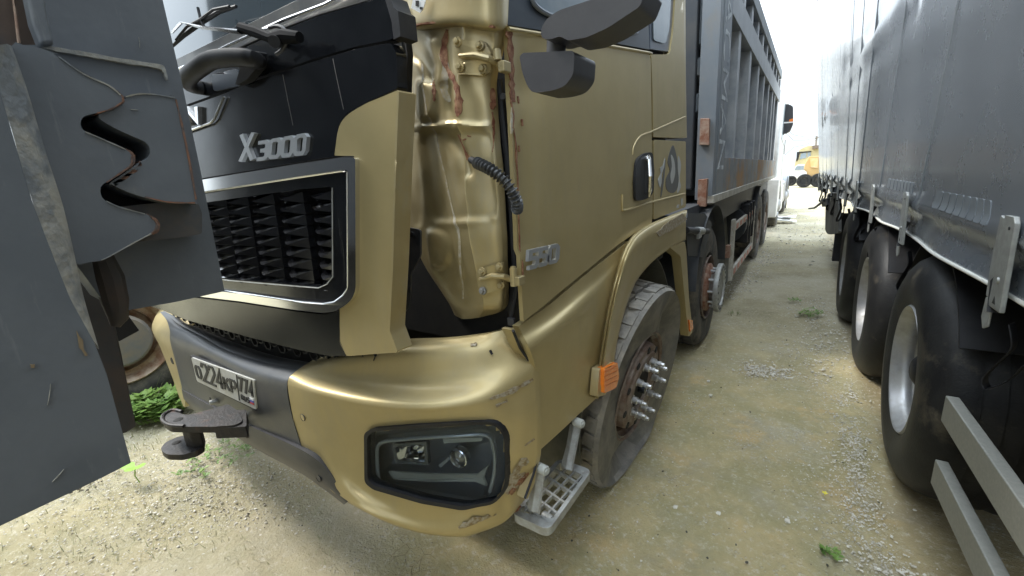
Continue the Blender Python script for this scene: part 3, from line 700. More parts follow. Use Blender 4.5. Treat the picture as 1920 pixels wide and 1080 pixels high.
for c_, y0 in (((.6, .6, .6), .26), ((.05, .08, .35), .19), ((.45, .04, .04), .12)):
    bm = NB(); add_panel(bm, [pq(.905, y0), pq(.965, y0), pq(.965, y0+.065), pq(.905, y0+.065)], SPl, .002, NYN, d=.0021, step=0); link('plate_flag_stripe', bm, mat('flag_stripe', c_, .5), pl, smooth=False)
bm = NB(); fr = [(x+(x-420)*.03, y+(y-717)*.06) for x, y in P4]; add_panel(bm, fr, SPl, .012, NYN, d=-.008, step=0); link('plate_holder', bm, BLK, T, bevel=.002)
# tow hook
c0 = aty(458, 792, .575)
hk = NB()
def hplan(px, zz): return [atz(x, y, zz) for x, y in px]
def project(p):
    v = Vector(p)-CAMP; z_ = v.dot(FW); return 960+FPX*v.dot(RT)/z_, 540+FPX*v.dot(DN)/z_
zu = aty(380, 782, .46).z; _q = atz(338, 787, zu); zl = zu
while project((_q.x, _q.y, zl))[1] < 832: zl -= .002
prism(hk, hplan(fil([(303, 788), (306, 777), (322, 769), (338, 771), (341, 777), (358, 777), (400, 766), (428, 757), (448, 772), (455, 790), (440, 797), (400, 800), (350, 800), (318, 799)], 5), zu), (0, 0, -.022))
prism(hk, hplan(fil([(300, 842), (310, 829), (335, 818), (360, 815), (380, 822), (383, 836), (368, 846), (340, 853), (312, 852)], 6), zl), (0, 0, -.020))
prism(hk, hplan(fil([(350, 828), (372, 820), (386, 826), (384, 840), (366, 846), (350, 842)], 3), zl-.012), (0, 0, zu-zl))
prism(hk, hplan(fil([(408, 768), (462, 768), (462, 800), (400, 803)], 4), zu-.006), (0, 0, -.038))
hook = link('tow_hook', hk, CAST, T, bevel=.006, seg=3)
for px, py, zz in ((334, 787, zu), (331, 830, zl)):
    bm = NB(); p = atz(px, py, zz); lathe(bm, [(0, .0015), (.0125, .0015), (.014, .0005)], p, (0, 0, 1), 20); link('pin_hole', bm, VOID, hook)
bm = NB(); tube(bm, [atz(v.x, v.y, zu+.001) for v in catm([(341, 772, 0), (324, 769, 0), (308, 777, 0), (305, 788, 0), (319, 797, 0), (345, 799, 0)], 4)], .0065, 8); link('hook_rim', bm, CAST, hook)
bm = NB(); box(bm, aty(461, 800, .583), (.05, .03, .075)); br = link('hook_bracket', bm, CAST, T, bevel=.008)
for px, py, dd in ((451, 783, .563), (451, 802, .563), (399, 754, .58)):
    bm = NB(); lathe(bm, [(0, .012), (.009, .011), (.0105, .004), (.0105, -.02)], aty(px, py, dd), (-.3, -1, .1), 14); link('hook_bolt', bm, ALU, T)
bm = NB(); lathe(bm, [(0, .001), (.013, .001)], aty(396, 750, .588), (0, -1, 0), 16); link('bolt_hole', bm, VOID, T)

# ---- corner pillar with hinges
XS = -.60
def dpoly(p, pl_):
    best = 1e9
    for a, b in zip(pl_, pl_[1:]):
        ab = b-a; t = max(0, min(1, (p-a).dot(ab)/ab.length_squared)); best = min(best, (p-a-ab*t).length)
    return best
def sst(x): x = max(0, min(1, x)); return x*x*(3-2*x)
STAMP = [([(790, 252), (850, 246), (916, 250), (922, 330), (927, 404), (870, 412), (822, 415), (806, 396), (797, 320)], -.011, 8), ([(824, 426), (870, 424), (934, 416), (940, 500), (935, 560), (890, 570), (872, 560), (850, 500)], -.005, 8),
         ([(786, 154), (803, 154), (815, 168), (818, 200), (814, 220), (790, 224), (784, 190)], .012, 7), ([(804, 434), (826, 434), (841, 452), (843, 480), (836, 498), (812, 498), (806, 470)], .011, 6),
         ([(838, 62), (915, 62), (924, 110), (924, 225), (850, 224), (838, 150)], -.004, 7), ([(765, 250), (784, 250), (792, 400), (776, 420), (764, 340)], -.004, 8)]
STAMP = [([Vector(p) for p in sm(a, 3)], b, c) for a, b, c in STAMP]
creases = [([(775, 240), (800, 237), (850, 232), (922, 236)], 4, .006), ([(838, 160), (842, 205), (850, 226)], 7, -.010), ([(845, 262), (862, 292), (872, 322)], 9, -.012), ([(770, 95), (790, 120), (806, 146)], 8, -.006), ([(812, 80), (826, 120), (822, 150)], 9, .006),
           ([(780, 118), (800, 150), (812, 230), (832, 330), (850, 430), (864, 520)], 5, .004)]
creases = [([Vector(p) for p in a], b, c) for a, b, c in creases]
def pil(px, py):
    p = Vector((px, py)); v = 0
    for pl_, s, a in creases:
        d = dpoly(p, pl_)
        if d < 3*s: v -= a*math.exp(-d*d/(s*s))
    for pl_, a, s in STAMP:
        d = dpoly(p, pl_+[pl_[0]]); sd = d if inside((px, py), pl_) else -d
        v -= a*sst(.5+sd/(s*2))
    v += .003*noise.noise(Vector((px*.03, py*.02, 3)))
    return Vector((0, v, 0))
PR = [(40, 752, 945), (95, 752, 938), (150, 750, 925), (200, 749, 928), (250, 748, 932), (300, 748, 937), (350, 752, 941), (400, 760, 944), (450, 774, 946), (500, 797, 948), (545, 822, 949), (575, 842, 948)]
def PY(t, left): return [(0, .975), (.07, .918), (.32, .885), (.58, .858), (.63, .857), (.9, .878), (1, .905)]
ctrl = []
for (yy, xl, xr_) in PR:
    k_ = min(1, max(0, (yy-430)/150)); dz_ = .035*k_**2
    ctrl.append([(xl+(xr_-xl)*t, yy+(6 if t in (0, 1) else 0)*(-1 if yy > 500 else 0), y_+dz_) for t, y_ in PY(0, 0)])
ctrl.append([(852, 590, 1.0), (858, 594, .98), (870, 598, .95), (895, 596, .93), (905, 594, .93), (935, 586, .935), (948, 574, .95)])
patch('corner_pillar', ctrl, .012, GOLDB, T, nu=14, nv=11, disp=pil)
patch('pillar_cap', [[(735, -60, .95), (760, -60, .87), (850, -60, .83), (920, -60, .84), (950, -60, .90)],
 [(742, 0, .95), (768, 5, .87), (850, 8, .83), (920, 6, .84), (948, 0, .90)], [(745, 40, .95), (772, 46, .87), (850, 42, .832), (920, 50, .843), (946, 44, .89)], [(750, 52, .97), (775, 55, .90), (850, 50, .865), (920, 58, .875), (944, 50, .91)]], .012, GOLDB, T, nu=8, nv=5)
bm = NB(); add_panel(bm, strip([(770, 52), (790, 44), (850, 41), (900, 47), (925, 50)], [2, 4, 2, 4, 3], 4), lambda a, b, d=0: aty(a, b, .845-d), .008, NYN, step=0, d=.004); link('rust_seam', bm, PRIMER, T, smooth=False)
def ypil(px, py=300):
    xl = float(np.interp(py, [r[0] for r in PR], [r[1] for r in PR])); xr_ = float(np.interp(py, [r[0] for r in PR], [r[2] for r in PR]))
    q = PY(0, 0); t = (px-xl)/(xr_-xl); y = float(np.interp(t, [a for a, _ in q], [b for _, b in q])); k_ = min(1, max(0, (py-430)/150)); return y+.035*k_*k_
_g2, _p2 = patch_grid(ctrl, 'y', 14, 11)
_P2 = np.array([[v.x, v.y] for r in _p2 for v in r]); _Y2 = np.array([v.y for r in _g2 for v in r])
def SP_(px, py, d=0.):
    q = ((_P2-[px, py])**2).sum(1); i = np.argpartition(q, 12)[:12]; w_ = np.exp(-q[i]/(2*max(9, q[i].min()*1.5)))
    return aty(px, py, float((w_*_Y2[i]).sum()/w_.sum())-d) + pil(px, py)
for sd_, (pts, wd) in enumerate((([(838, 55), (832, 85), (834, 120), (848, 150), (856, 175), (857, 200), (852, 218)], [3, 9, 7, 8, 10, 16, 6]), ([(921, 165), (923, 190), (921, 205)], [6, 11, 5]), ([(921, 210), (925, 235), (924, 265), (920, 285)], [2, 4, 3, 2]),
                   ([(853, 252), (860, 275), (866, 300)], [2, 4, 6]), ([(860, 278), (868, 290), (878, 300)], [1.5, 2.5, 1.5]), ([(812, 150), (816, 170), (817, 190)], [2, 4, 2]), ([(862, 262), (868, 260)], 2.5), ([(870, 254), (877, 256)], 2))):
    panel('rust_patch', strip(pts, wd, sd_+20, 1.2), SP_, .003, NYN, PRIMER, T, d=.0015, step=8, bevel=0)
panel('sealer_streak', strip([(786, 110), (800, 170), (808, 215), (816, 270), (830, 330), (846, 400), (858, 440), (862, 500), (868, 560)], [2, 4, 3, 2.5, 3, 2.5, 4, 3, 2], 55, .8), SP_, .003, NYN, CREASEW, T, d=.001, step=8, bevel=0)
panel('sealer_streak', strip([(828, 100), (836, 130), (830, 165), (838, 190)], [10, 9, 12, 4], 56, .8), SP_, .003, NYN, mat('stretched_primer', (.42, .38, .30), .5, .2, (.36, .28, .14), 40), T, d=.0008, step=8, bevel=0)
lab = panel('paper_label', [(775, -6), (800, -6), (793, 17), (787, 24), (771, 15)], lambda a, b, d=0: aty(a, b, .838-d), .002, NYN, PAPER, T, d=.004, step=0, bevel=0)
for a, b in (((779, 1), (785, 11)), ((787, 13), (792, 17))):
    panel('label_print', [a, (b[0], a[1]), b, (a[0], b[1])], lambda x, y, d=0: aty(x, y, .838-d), .001, NYN, INK, lab, d=.0055, step=0, bevel=0)
def hinge(name, plate, bolts, arm, knuckle, dd):
    h = panel(name, fil(plate, 5), SP_, .010, NYN, GOLDB, T, d=.014, step=15, bevel=.002)
    for bx, by, mm in bolts:
        bm = NB(); c = SP_(bx, by, .016); nrm = (.12, -1, .1)
        lathe(bm, [(0, .003), (.0105, .003), (.0115, 0)], c, nrm, 20); lathe(bm, [(0, .0115), (.0062, .011), (.0072, .009), (.0072, 0)], c, nrm, 6); link('hinge_bolt', bm, mm, h, sharp=20)
    bm = NB(); pts = [SP_(x, y, d_) for x, y, d_ in arm[:-1]] + [atx(arm[-1][0], arm[-1][1], XS+.004)]
    tube(bm, pts, [.006, .010, .011, .010, .009][:len(pts)], 10, flat=.8); link('hinge_arm', bm, GOLDB, h)
    bm = NB(); a, b = [aty(*q) for q in knuckle]; rod(bm, a, b, .0095, 16); rod(bm, a+(a-b)*.1, a, .007, 16); link('hinge_pin', bm, GOLDB, h)
    bm = NB(); q = atx(arm[-1][0]+2, arm[-1][1], XS+.002); box(bm, q, (.018, .03, .024)); link('hinge_knuckle', bm, GOLDB, h, bevel=.003)
    return h
hinge('upper_hinge', [(845, 72), (905, 76), (918, 97), (918, 133), (905, 141), (853, 138), (847, 125)], [(857, 78, GOLDB), (898, 85, GOLDB), (861, 125, GOLDB), (903, 129, GOLDB)], [(860, 104, .018), (890, 103, .024), (912, 108, .026), (932, 118, .02), (944, 126, 0)], [(931, 94, .872), (933, 113, .872)], .86)
hinge('lower_hinge', [(890, 507), (940, 492), (946, 520), (946, 540), (896, 556), (893, 540)], [(902, 510, GOLDB), (934, 501, GOLDB), (903, 546, SILVER), (938, 535, GOLDB)], [(898, 524, .018), (920, 518, .022), (942, 518, .022), (958, 524, .015), (972, 526, 0)], [(962, 503, .882), (964, 536, .882)], .88)
# corrugated cable hose
bm = NB(); path = catm([aty(884, 300, .86), aty(896, 306, .838), aty(920, 318, .83), aty(945, 338, .835), aty(962, 362, .845), aty(970, 388, .87), aty(962, 415, .93)], 16)
rr = [.0095+.0035*math.sin(i*1.15) for i in range(len(path))]
hose = None
tube(bm, path[:20], .009, 14); hose = link('cable_sleeve', bm, BLK, T)
bm = NB(); fine = []
for a, b in zip(path[14:84], path[15:85]):
    for k_ in range(3): fine.append(a.lerp(b, k_/3))
# bellows: uniform arc-length rings
acc = [0]
for a, b in zip(fine, fine[1:]): acc.append(acc[-1]+(b-a).length)
NR = 19; rad = [.0085+.0065*max(0, math.sin(2*math.pi*NR*s/acc[-1])) for s in acc]
tube(bm, fine, rad, 18); link('corrugated_hose', bm, mat('hose_rubber', (.035, .035, .038), .35, 0, (.06, .06, .06), 20), T, sharp=60)
# black seal column in the open gap and strap
bm = NB(); add_panel(bm, [(905, 66), (952, 52), (958, 150), (972, 300), (978, 420), (982, 600), (970, 612), (948, 580), (946, 420), (938, 250), (928, 140)], lambda a, b, d=0: aty(a, b, .955-d), .02, NYN, step=40); link('door_aperture_shadow_seal', bm, BLK, T, bevel=.002)
bm = NB(); tube(bm, [aty(x, y, .93) for x, y in ((936, 150), (944, 230), (952, 300), (960, 400), (964, 480), (970, 540), (962, 575), (958, 600))], [.008, .009, .009, .009, .008, .007, .007, .008], 10); link('rubber_door_seal', bm, BLK, T)
bm = NB(); box(bm, aty(959, 603, .92), (.022, .01, .022)); link('seal_clip', bm, GREYPL, T, bevel=.002)
disc_at('seal_plug', 942, 181, S_y(.905), .008, .01, GREYPL, T, 0)
# hanging black bracket between the panels
panel('loose_bracket', fil([(754, 424), (788, 431), (788, 480), (770, 513), (768, 575), (752, 592), (728, 598), (730, 540), (735, 505), (746, 495), (750, 470)], 6), S_y(.80), .006, NYN, mat('bracket_black', (.028, .032, .04), .45, 0, (.05, .05, .055), 20), T, bevel=.002)
disc_at('bracket_bolt', 771, 440, S_y(.80), .008, .004, BLK, T, .004); disc_at('bracket_bolt', 752, 531, S_y(.80), .008, .006, BLK, T, .006); disc_at('bracket_bolt', 742, 508, S_y(.78), .010, .012, GREYPL, T, .006)
bm = NB(); tube(bm, [aty(x, y, .79) for x, y in ((741, 290), (746, 340), (748, 420), (745, 470), (737, 510), (732, 540))], .0022, 6); link('copper_wire', bm, COPPER, T)
bm = NB(); rod(bm, aty(741, 276, .77), aty(756, 277, .77), .003, 8); link('panel_screw', bm, ALU, T)
bm = NB(); tube(bm, [aty(x, y, .80) for x, y in ((752, 66), (758, 100), (757, 140), (750, 170), (748, 230))], .004, 8); link('wiring_loom', bm, BLK, T)
bm = NB(); add_panel(bm, [(744, 10), (756, 40), (764, 100), (760, 220), (748, 350), (742, 480), (735, 640), (715, 640), (725, 60)], S_y(.86), .02, NYN, step=60); link('gap_filler_bulkhead', bm, VOID, T)

# ---- door and cab side
SX = S_x(XS)
def doorw(px, py):
    v = -.012*math.exp(-((px-985)/22)**2)*(1 if py < 480 else .3) + .004*math.sin(px*.012+1)*math.sin(py*.011)
    v += -.01*math.exp(-(((px-1000)/30)**2+((py-160)/40)**2))
    return Vector((v, 0, 0))
door_o = [(952, 51), (1010, 60), (1100, 75), (1215, 96), (1220, 112), (1222, 250), (1224, 380), (1222, 419), (1190, 438), (1160, 459), (1115, 496), (1050, 548), (984, 603), (979, 520), (975, 420), (966, 300), (959, 180)]
door = panel('door', door_o, SX, .012, NX, GOLD, T, step=12, bevel=.004, warp=doorw)
# rusty leading edge
for sd_, (pts, wd) in enumerate((([(957, 58), (961, 90), (964, 130), (967, 165), (968, 190)], [13, 11, 13, 14, 11]), ([(963, 190), (968, 215), (966, 240)], [5, 3, 3]), ([(968, 240), (974, 270), (976, 305)], [2, 2.5, 5]), ([(976, 305), (979, 340), (980, 400)], [3, 2, 1.5]),
                   ([(982, 178), (983, 192)], 3), ([(987, 222), (988, 235)], 2.5), ([(981, 272), (982, 284)], 2.5), ([(981, 400), (983, 460), (984, 520)], 1.6))):
    panel('rust_patch', strip(pts, wd, sd_+40, 1.2), SX, .003, NX, PRIMER, door, d=.0035, step=0, bevel=0, warp=doorw)
panel('flaking_paint', strip([(966, 200), (965, 230), (963, 250)], [6, 8, 4], 61), SX, .003, NX, CREASEW, door, d=.003, step=0, bevel=0, warp=doorw)
bm = NB(); text_on(bm, glyph_row('550', .25), [(995, 472), (1047, 460), (1045, 489), (993, 503)], SX, .016, .010, NX, .24); link('power_badge', bm, BADGE, door, smooth=False)
bm = NB()
tube(bm, [SX(x, y, .004) for x, y in ((953, 54), (1010, 63), (1100, 79), (1218, 99), (1222, 101))], .005, 8); link('belt_moulding', bm, GOLD, door)
bm = NB(); tube(bm, [SX(v.x, v.y, .0) for v in catm([(1186, 290, 0), (1188, 275, 0), (1200, 256, 0), (1221, 247, 0), (1250, 234, 0), (1284, 219, 0)], 5)], .004, 8); link('pressed_crease', bm, GOLD, door)
bm = NB(); tube(bm, [SX(v.x, v.y, .0) for v in catm([(1167, 365, 0), (1167, 388, 0), (1173, 394, 0), (1222, 379, 0), (1284, 363, 0)], 5)], .005, 8); link('pressed_crease', bm, GOLD, door)
hd = panel('door_handle', fil([(1194, 300), (1206, 288), (1224, 284), (1227, 320), (1226, 362), (1213, 373), (1192, 378), (1191, 340)], [10, 8, 8, 3, 10, 4, 8, 3]), SX, .01, NX, BLK, T, d=.010, step=0, bevel=.004)
panel('handle_pocket', fil([(1209, 297), (1221, 293), (1222, 360), (1209, 366)], 4), SX, .002, NX, VOID, hd, d=.0105, step=0, bevel=0)
bm = NB(); tube(bm, [SX(x, y, d_) for x, y, d_ in ((1216, 292, .010), (1217, 300, .03), (1219, 330, .04), (1218, 358, .03), (1216, 368, .010))], [.007, .009, .010, .009, .007], 10, flat=.7); link('pull_bar', bm, CHROMED, hd)
disc_at('lock_cylinder', 1215, 297, SX, .012, .01, CHROME, hd, .018, n=NX)
# rear cab quarter
panel('cab_rear_quarter', fil([(1222, -60), (1281, -60), (1281, 0), (1284, 130), (1286, 259), (1225, 257), (1224, 180), (1221, 102), (1256, 102), (1262, 60), (1266, 0), (1263, -40), (1222, -40)], [0, 0, 0, 0, 3, 2, 0, 3, 8, 8, 0, 0, 0]), SX, .03, NX, GOLD, T, step=25, bevel=.004)
panel('cab_rear_edge', [(1281, -60), (1285, -60), (1286, 130), (1288, 258), (1284, 258), (1283, 130)], SX, .1, NX, GOLDB, T, d=-.004, step=0)
qp = panel('locker_door', fil([(1226, 262), (1286, 265), (1286, 388), (1250, 402), (1226, 412)], 3), SX, .03, NX, GOLD, T, step=25, bevel=.004)
panel('sleeper_window', [(1217, -60), (1263, -60), (1264, 0), (1260, 60), (1254, 97), (1219, 92)], SX, .02, NX, mat('tint_frame', (.10, .12, .16), .3, 0), T, d=-.008, step=0, bevel=.003)
panel('window_glass', fil([(1223, -50), (1256, -50), (1258, 0), (1255, 55), (1248, 82), (1226, 76)], 6), SX, .004, NX, SIDEGLASS, T, d=-.002, step=0, bevel=0)
wf = panel('window_frame', [(946, -70), (1214, -70), (1214, 0), (1218, 93), (1100, 71), (1010, 56), (950, 46)], SX, .02, NX, DARKBLUE, T, d=-.004, step=40, bevel=.003)
panel('door_window', fil([(990, -70), (1192, -70), (1196, 30), (1195, 63), (1160, 58), (1100, 45), (1040, 30), (1008, 15), (996, -10)], [0, 0, 5, 10, 5, 5, 10, 14, 8]), SX, .004, NX, SIDEGLASS, wf, d=.001, step=0, bevel=0)
bm = NB(); tube(bm, [SX(v.x, v.y, .002) for v in catm([(993, -70, 0), (997, -8, 0), (1010, 16, 0), (1045, 33, 0), (1100, 47, 0), (1165, 60, 0), (1190, 63, 0), (1197, 45, 0), (1196, -60, 0)], 5)], .006, 8); link('window_rubber', bm, mat('window_rubber', (.16, .18, .21), .5), wf)
panel('window_divider', [(1181, -40), (1189, -40), (1190, 55), (1182, 55)], SX, .006, NX, BLK, wf, d=.003, step=0)
# horse-head decal (abstract silver and charcoal strokes)
dk = [([(1262, 272), (1268, 290), (1272, 320), (1271, 350), (1262, 362), (1250, 355), (1249, 335), (1256, 320), (1252, 305), (1255, 288)], DECALD), ([(1258, 290), (1264, 300), (1266, 325), (1260, 345), (1257, 330), (1260, 312)], DECALG),
      ([(1272, 292), (1277, 310), (1274, 335), (1277, 350), (1270, 362), (1273, 340), (1271, 315)], DECALG), ([(1247, 296), (1243, 310), (1238, 315), (1239, 325), (1234, 338), (1238, 352), (1241, 340), (1241, 326), (1246, 312)], DECALG), ([(1248, 300), (1246, 330), (1241, 366), (1239, 366), (1244, 325)], DECALD)]
for i, (p, mm) in enumerate(dk): panel('horse_decal', sm(p, 3), SX, .0015, NX, mm, qp, d=.0015+.0004*i, step=0, bevel=0)
for p in ([(1277, 372), (1281, 372), (1281, 384), (1277, 386)], [(1270, 384), (1274, 383), (1273, 390), (1269, 390)]): panel('decal_scrap', p, SX, .0015, NX, DECALG, qp, d=.002, step=0, bevel=0)
# side skirt
patch('side_skirt', [
 [(972, 612, -.612), (1030, 571, -.606), (1085, 526, -.604), (1130, 490, -.604), (1178, 452, -.604)],
 [(980, 628, -.606), (1038, 592, -.598), (1092, 546, -.598), (1132, 512, -.602), (1172, 470, -.604)],
 [(992, 652, -.585), (1045, 612, -.575), (1098, 566, -.580), (1134, 532, -.592), (1165, 492, -.602)],
 [(1003, 688, -.590), (1055, 655, -.575), (1105, 612, -.580), (1135, 578, -.592), (1158, 545, -.600)],
 [(1006, 730, -.598), (1060, 696, -.585), (1110, 655, -.590), (1134, 628, -.596), (1150, 600, -.600)],
 [(1008, 780, -.600), (1056, 746, -.594), (1100, 706, -.596), (1126, 682, -.598), (1140, 660, -.600)],
 [(1010, 812, -.602), (1052, 776, -.598), (1092, 738, -.598), (1115, 716, -.600), (1130, 705, -.600)],
 [(1010, 846, -.606), (1048, 812, -.604), (1085, 777, -.604), (1106, 758, -.604), (1120, 745, -.604)]], .02, GOLD, T, axis='x', nu=6, nv=6)
bm = NB(); tube(bm, [atx(x, y, -.607) for x, y in ((962, 620), (975, 652), (1000, 688), (1007, 760), (1010, 850), (1000, 890), (984, 935))], .004, 8); link('bumper_gap_seal', bm, BLK, T)
panel('bumper_return', [(958, 618), (972, 650), (1001, 690), (1006, 760), (1008, 830), (1006, 866), (994, 905), (984, 935), (990, 935), (1003, 905), (1012, 850), (1012, 780), (1008, 690), (978, 648), (964, 615)], S_x(-.612), .03, NX, GOLDB, T, step=0)
# fender arch
def frow(xs, p): return [(x, y, xs) for x, y in p]
Oo = [(1119, 747), (1124, 700), (1131, 650), (1143, 580), (1158, 515), (1172, 470), (1192, 440), (1222, 420), (1252, 407), (1286, 394)]
Im = [(1130, 735), (1134, 700), (1141, 650), (1152, 590), (1166, 535), (1182, 495), (1204, 465), (1234, 445), (1260, 432), (1286, 420)]
Ii = [(1146, 715), (1150, 690), (1156, 645), (1166, 600), (1178, 560), (1194, 524), (1218, 494), (1242, 474), (1260, 462), (1286, 448)]
patch('wheel_arch_trim', [frow(-.606, Oo), frow(-.575, [(a[0]+2.5, a[1]+1) for a in Oo]), frow(-.560, [((a[0]+b[0])/2, (a[1]+b[1])/2) for a, b in zip(Oo, Im)]), frow(-.562, Im), frow(-.572, [((a[0]+b[0])/2, (a[1]+b[1])/2) for a, b in zip(Im, Ii)]), frow(-.58, Ii), frow(-.64, [(a[0]+1, a[1]+1) for a in Ii])], .012, GOLD, T, axis='x', nu=5, nv=4)
panel('rear_arch_leg', fil([(1256, 464), (1284, 452), (1287, 470), (1292, 560), (1299, 622), (1291, 632), (1284, 560), (1276, 480)], 4), S_x(-.575), .05, NX, GOLD, T, step=20, bevel=.004)
panel('scraped_patch', strip([(1234, 440), (1255, 425), (1275, 412), (1284, 405)], [10, 14, 18, 14], 71, .5), S_x(-.558), .003, NX, SCUFF, T, d=.002, step=0, bevel=0)
panel('small_reflector', [(1293, 600), (1299, 600), (1300, 616), (1295, 622)], S_x(-.57), .01, NX, ORANGE, T, d=.006, step=0)
ind = panel('side_indicator', fil([(1133, 692), (1158, 679), (1161, 706), (1156, 727), (1133, 738)], 3), S_x(-.565), .03, NX, ORANGE, T, d=.018, step=0, bevel=.003)
panel('indicator_base', fil([(1124, 692), (1150, 678), (1136, 740), (1120, 745)], 3), S_x(-.565), .03, NX, GOLDB, T, d=.004, step=0, bevel=.003)
for yy in (697, 706, 715, 724):
    panel('indicator_rib', [(1135, yy), (1157, yy-11), (1157, yy-10), (1135, yy+1)], S_x(-.565), .002, NX, mat('indicator_dark', (.55, .12, .01), .3), ind, d=.0195, step=0, bevel=0)
# arch liner: half drum over the wheel
def arch_liner(name, yc, zc, r, x0, x1, a0, a1, m, parent, n_=24, th=.006):
    bm = NB(); prev = None
    for k_ in range(n_+1):
        a = a0+(a1-a0)*k_/n_; q = []
        for R_ in (r, r+th): q += [bm.verts.new((x, yc+R_*math.cos(a), zc+R_*math.sin(a))) for x in (x0, x1)]
        if prev:
            for i_, j_ in ((0, 1), (1, 3), (3, 2), (2, 0)): bm.faces.new((prev[i_], prev[j_], q[j_], q[i_]))
        else: bm.faces.new((q[0], q[1], q[3], q[2]))
        prev = q
    bm.faces.new((prev[0], prev[1], prev[3], prev[2])[::-1])
    return link(name, bm, m, parent)
LINER = mat('muddy_liner', (.060, .062, .05), .75, 0, (.12, .115, .09), 6, .15, 60)
arch_liner('mudguard_liner', 1.95, .43, .66, -1.08, -.635, math.radians(-18), math.radians(195), LINER, T)
bm = NB(); box2(bm, (-1.05, 2.60, .22), (-.64, 2.63, .55)); box2(bm, (-.9, 2.585, .5), (-.7, 2.60, .75)); link('mud_flap', bm, LINER, T, bevel=.006)
# ---- step
st = NB(); Z_ = .425
cs = [atz(x, y, Z_) for x, y in ((966, 966), (1028, 997), (1050, 985), (1103, 888), (1098, 876), (1060, 868))]
x0, x1 = -.70, -.562; y0, y1 = .915, 1.235
fr = []
def bar(bm, a, b, w_, h_):
    a, b = Vector(a), Vector(b); d = (b-a); r_ = Matrix.Rotation(math.atan2(d.y, d.x), 3, 'Z'); box(bm, (a+b)/2, (d.length, w_, h_), r_)
outr = fil([(x0, y0), (x1, y0), (x1, y1), (x0, y1)], .03, 5); innr = fil([(x0+.018, y0+.02), (x1-.014, y0+.045), (x1-.014, y1-.045), (x0+.018, y1-.02)], .012, 3)
ident = lambda a, b, d=0.: Vector((a, b, Z_+d))
add_panel(st, outr, ident, .03, (0, 0, 1), holes=[innr[::-1]], step=0)
step = link('boarding_step', st, ALU, T, bevel=.004)
bm = NB()
for i_ in range(5):
    ya = y0+.035+i_*.052
    bar(bm, (x0+.012, ya+.02, Z_-.008), (x1-.012, ya-.01, Z_-.008), .008, .016)
for i_ in range(3):
    xa = x0+.03+i_*.034
    bar(bm, (xa, y0+.03, Z_-.009), (xa+.02, y1-.03, Z_-.009), .006, .014)
link('tread_grid', bm, ALU, step, bevel=.001)
for (ax, ay, bx, by, dx) in ((1000, 958, 1010, 880, -.625), (1062, 880, 1078, 797, -.63)):
    bm = NB(); a, b = atx(ax, ay, dx), atx(bx, by, dx)
    tube(bm, [a, a.lerp(b, .5), b], [.026, .020, .022], 4, flat=.45); o_ = link('step_arm', bm, ALU, T, bevel=.004)
    bm = NB(); tube(bm, [a+Vector((.02, 0, 0)), b+Vector((.02, 0, 0))], .004, 6); link('arm_rib', bm, ALU, o_)
for (px, py) in ((1018, 880), (1086, 793), (1028, 972), (1090, 888)):
    bm = NB(); c = atx(px, py, -.595); lathe(bm, [(0, .020), (.006, .020), (.006, .016), (.013, .016), (.0155, .012), (.0155, -.02)], c, (1, -.25, .1), 20); link('rubber_roller', bm, mat('pale_bush', (.42, .43, .40), .5) if py < 885 else ALU, T)
# ---- mirror
def S_m(y): return lambda a, b, d=0.: aty(a, b, y-d)
panel('mirror_arm', fil([(1013, 58), (1022, 38), (1045, 20), (1100, 2), (1160, -20), (1215, -30), (1200, 12), (1188, 20), (1140, 52), (1100, 70), (1065, 76), (1050, 68), (1030, 74), (1016, 72)], [10, 10, 12, 8, 8, 10, 10, 10, 10, 8, 6, 4, 6, 6]), S_m(.80), .09, NYN, GREYPL, T, step=25, bevel=.016, seg=4)
bm = NB(); rod(bm, aty(1044, 60, .86), aty(1042, 112, .86), .020, 20); link('mirror_post', bm, GREYPL, T)
panel('kerb_mirror_housing', fil([(974, 106), (980, 99), (1030, 97), (1074, 95), (1077, 103), (1075, 140), (1058, 163), (1030, 171), (998, 174), (988, 160), (979, 135)], [4, 4, 2, 4, 4, 10, 12, 8, 8, 8, 5]), S_m(.81), .10, NYN, GREYPL, T, step=20, bevel=.010, seg=4)
# ---- wipers and grab handles
bm = NB(); A1 = [(562, 70), (535, 68), (510, 72), (485, 62), (452, 52)]
tube(bm, [SF(x, y, .05) for x, y in A1], [.012, .016, .012, .013, .012], 10); wp = link('wiper_arm', bm, mat('matt_black_arm', (.005, .005, .006), .8, spec=.15), T)
bm = NB(); tube(bm, [SF(x, y, d_) for x, y, d_ in ((452, 60, .055), (410, 55, .06), (380, 52, .06), (340, 42, .05), (322, 62, .035))], [.014, .011, .010, .005, .004], 4, flat=.4); link('wiper_link', bm, CHROMED, wp, smooth=False)
bm = NB(); tube(bm, [SF(x, y, .02) for x, y in ((322, 88), (345, 66), (380, 40), (410, 22), (443, 12))], [.004, .006, .007, .006, .004], 6); tube(bm, [SF(x, y, .032) for x, y in ((330, 75), (350, 50), (376, 36), (400, 18), (430, 12))], .0035, 6)
tube(bm, [SF(x, y, .03) for x, y in ((371, 14), (376, 36), (384, 52))], .0035, 6); link('wiper_blade', bm, BLK, wp)
bm = NB(); rod(bm, SF(530, 76, 0), SF(514, 78, .07), .013, 14); link('wiper_spindle', bm, BLK, wp)
bm = NB(); tube(bm, [SF(v.x, v.y, .025) for v in catm([(505, 52, 0), (520, 49, 0), (533, 55, 0), (538, 72, 0), (530, 92, 0), (518, 102, 0)], 5)], .0045, 8); link('washer_hose', bm, GREYPL, wp)
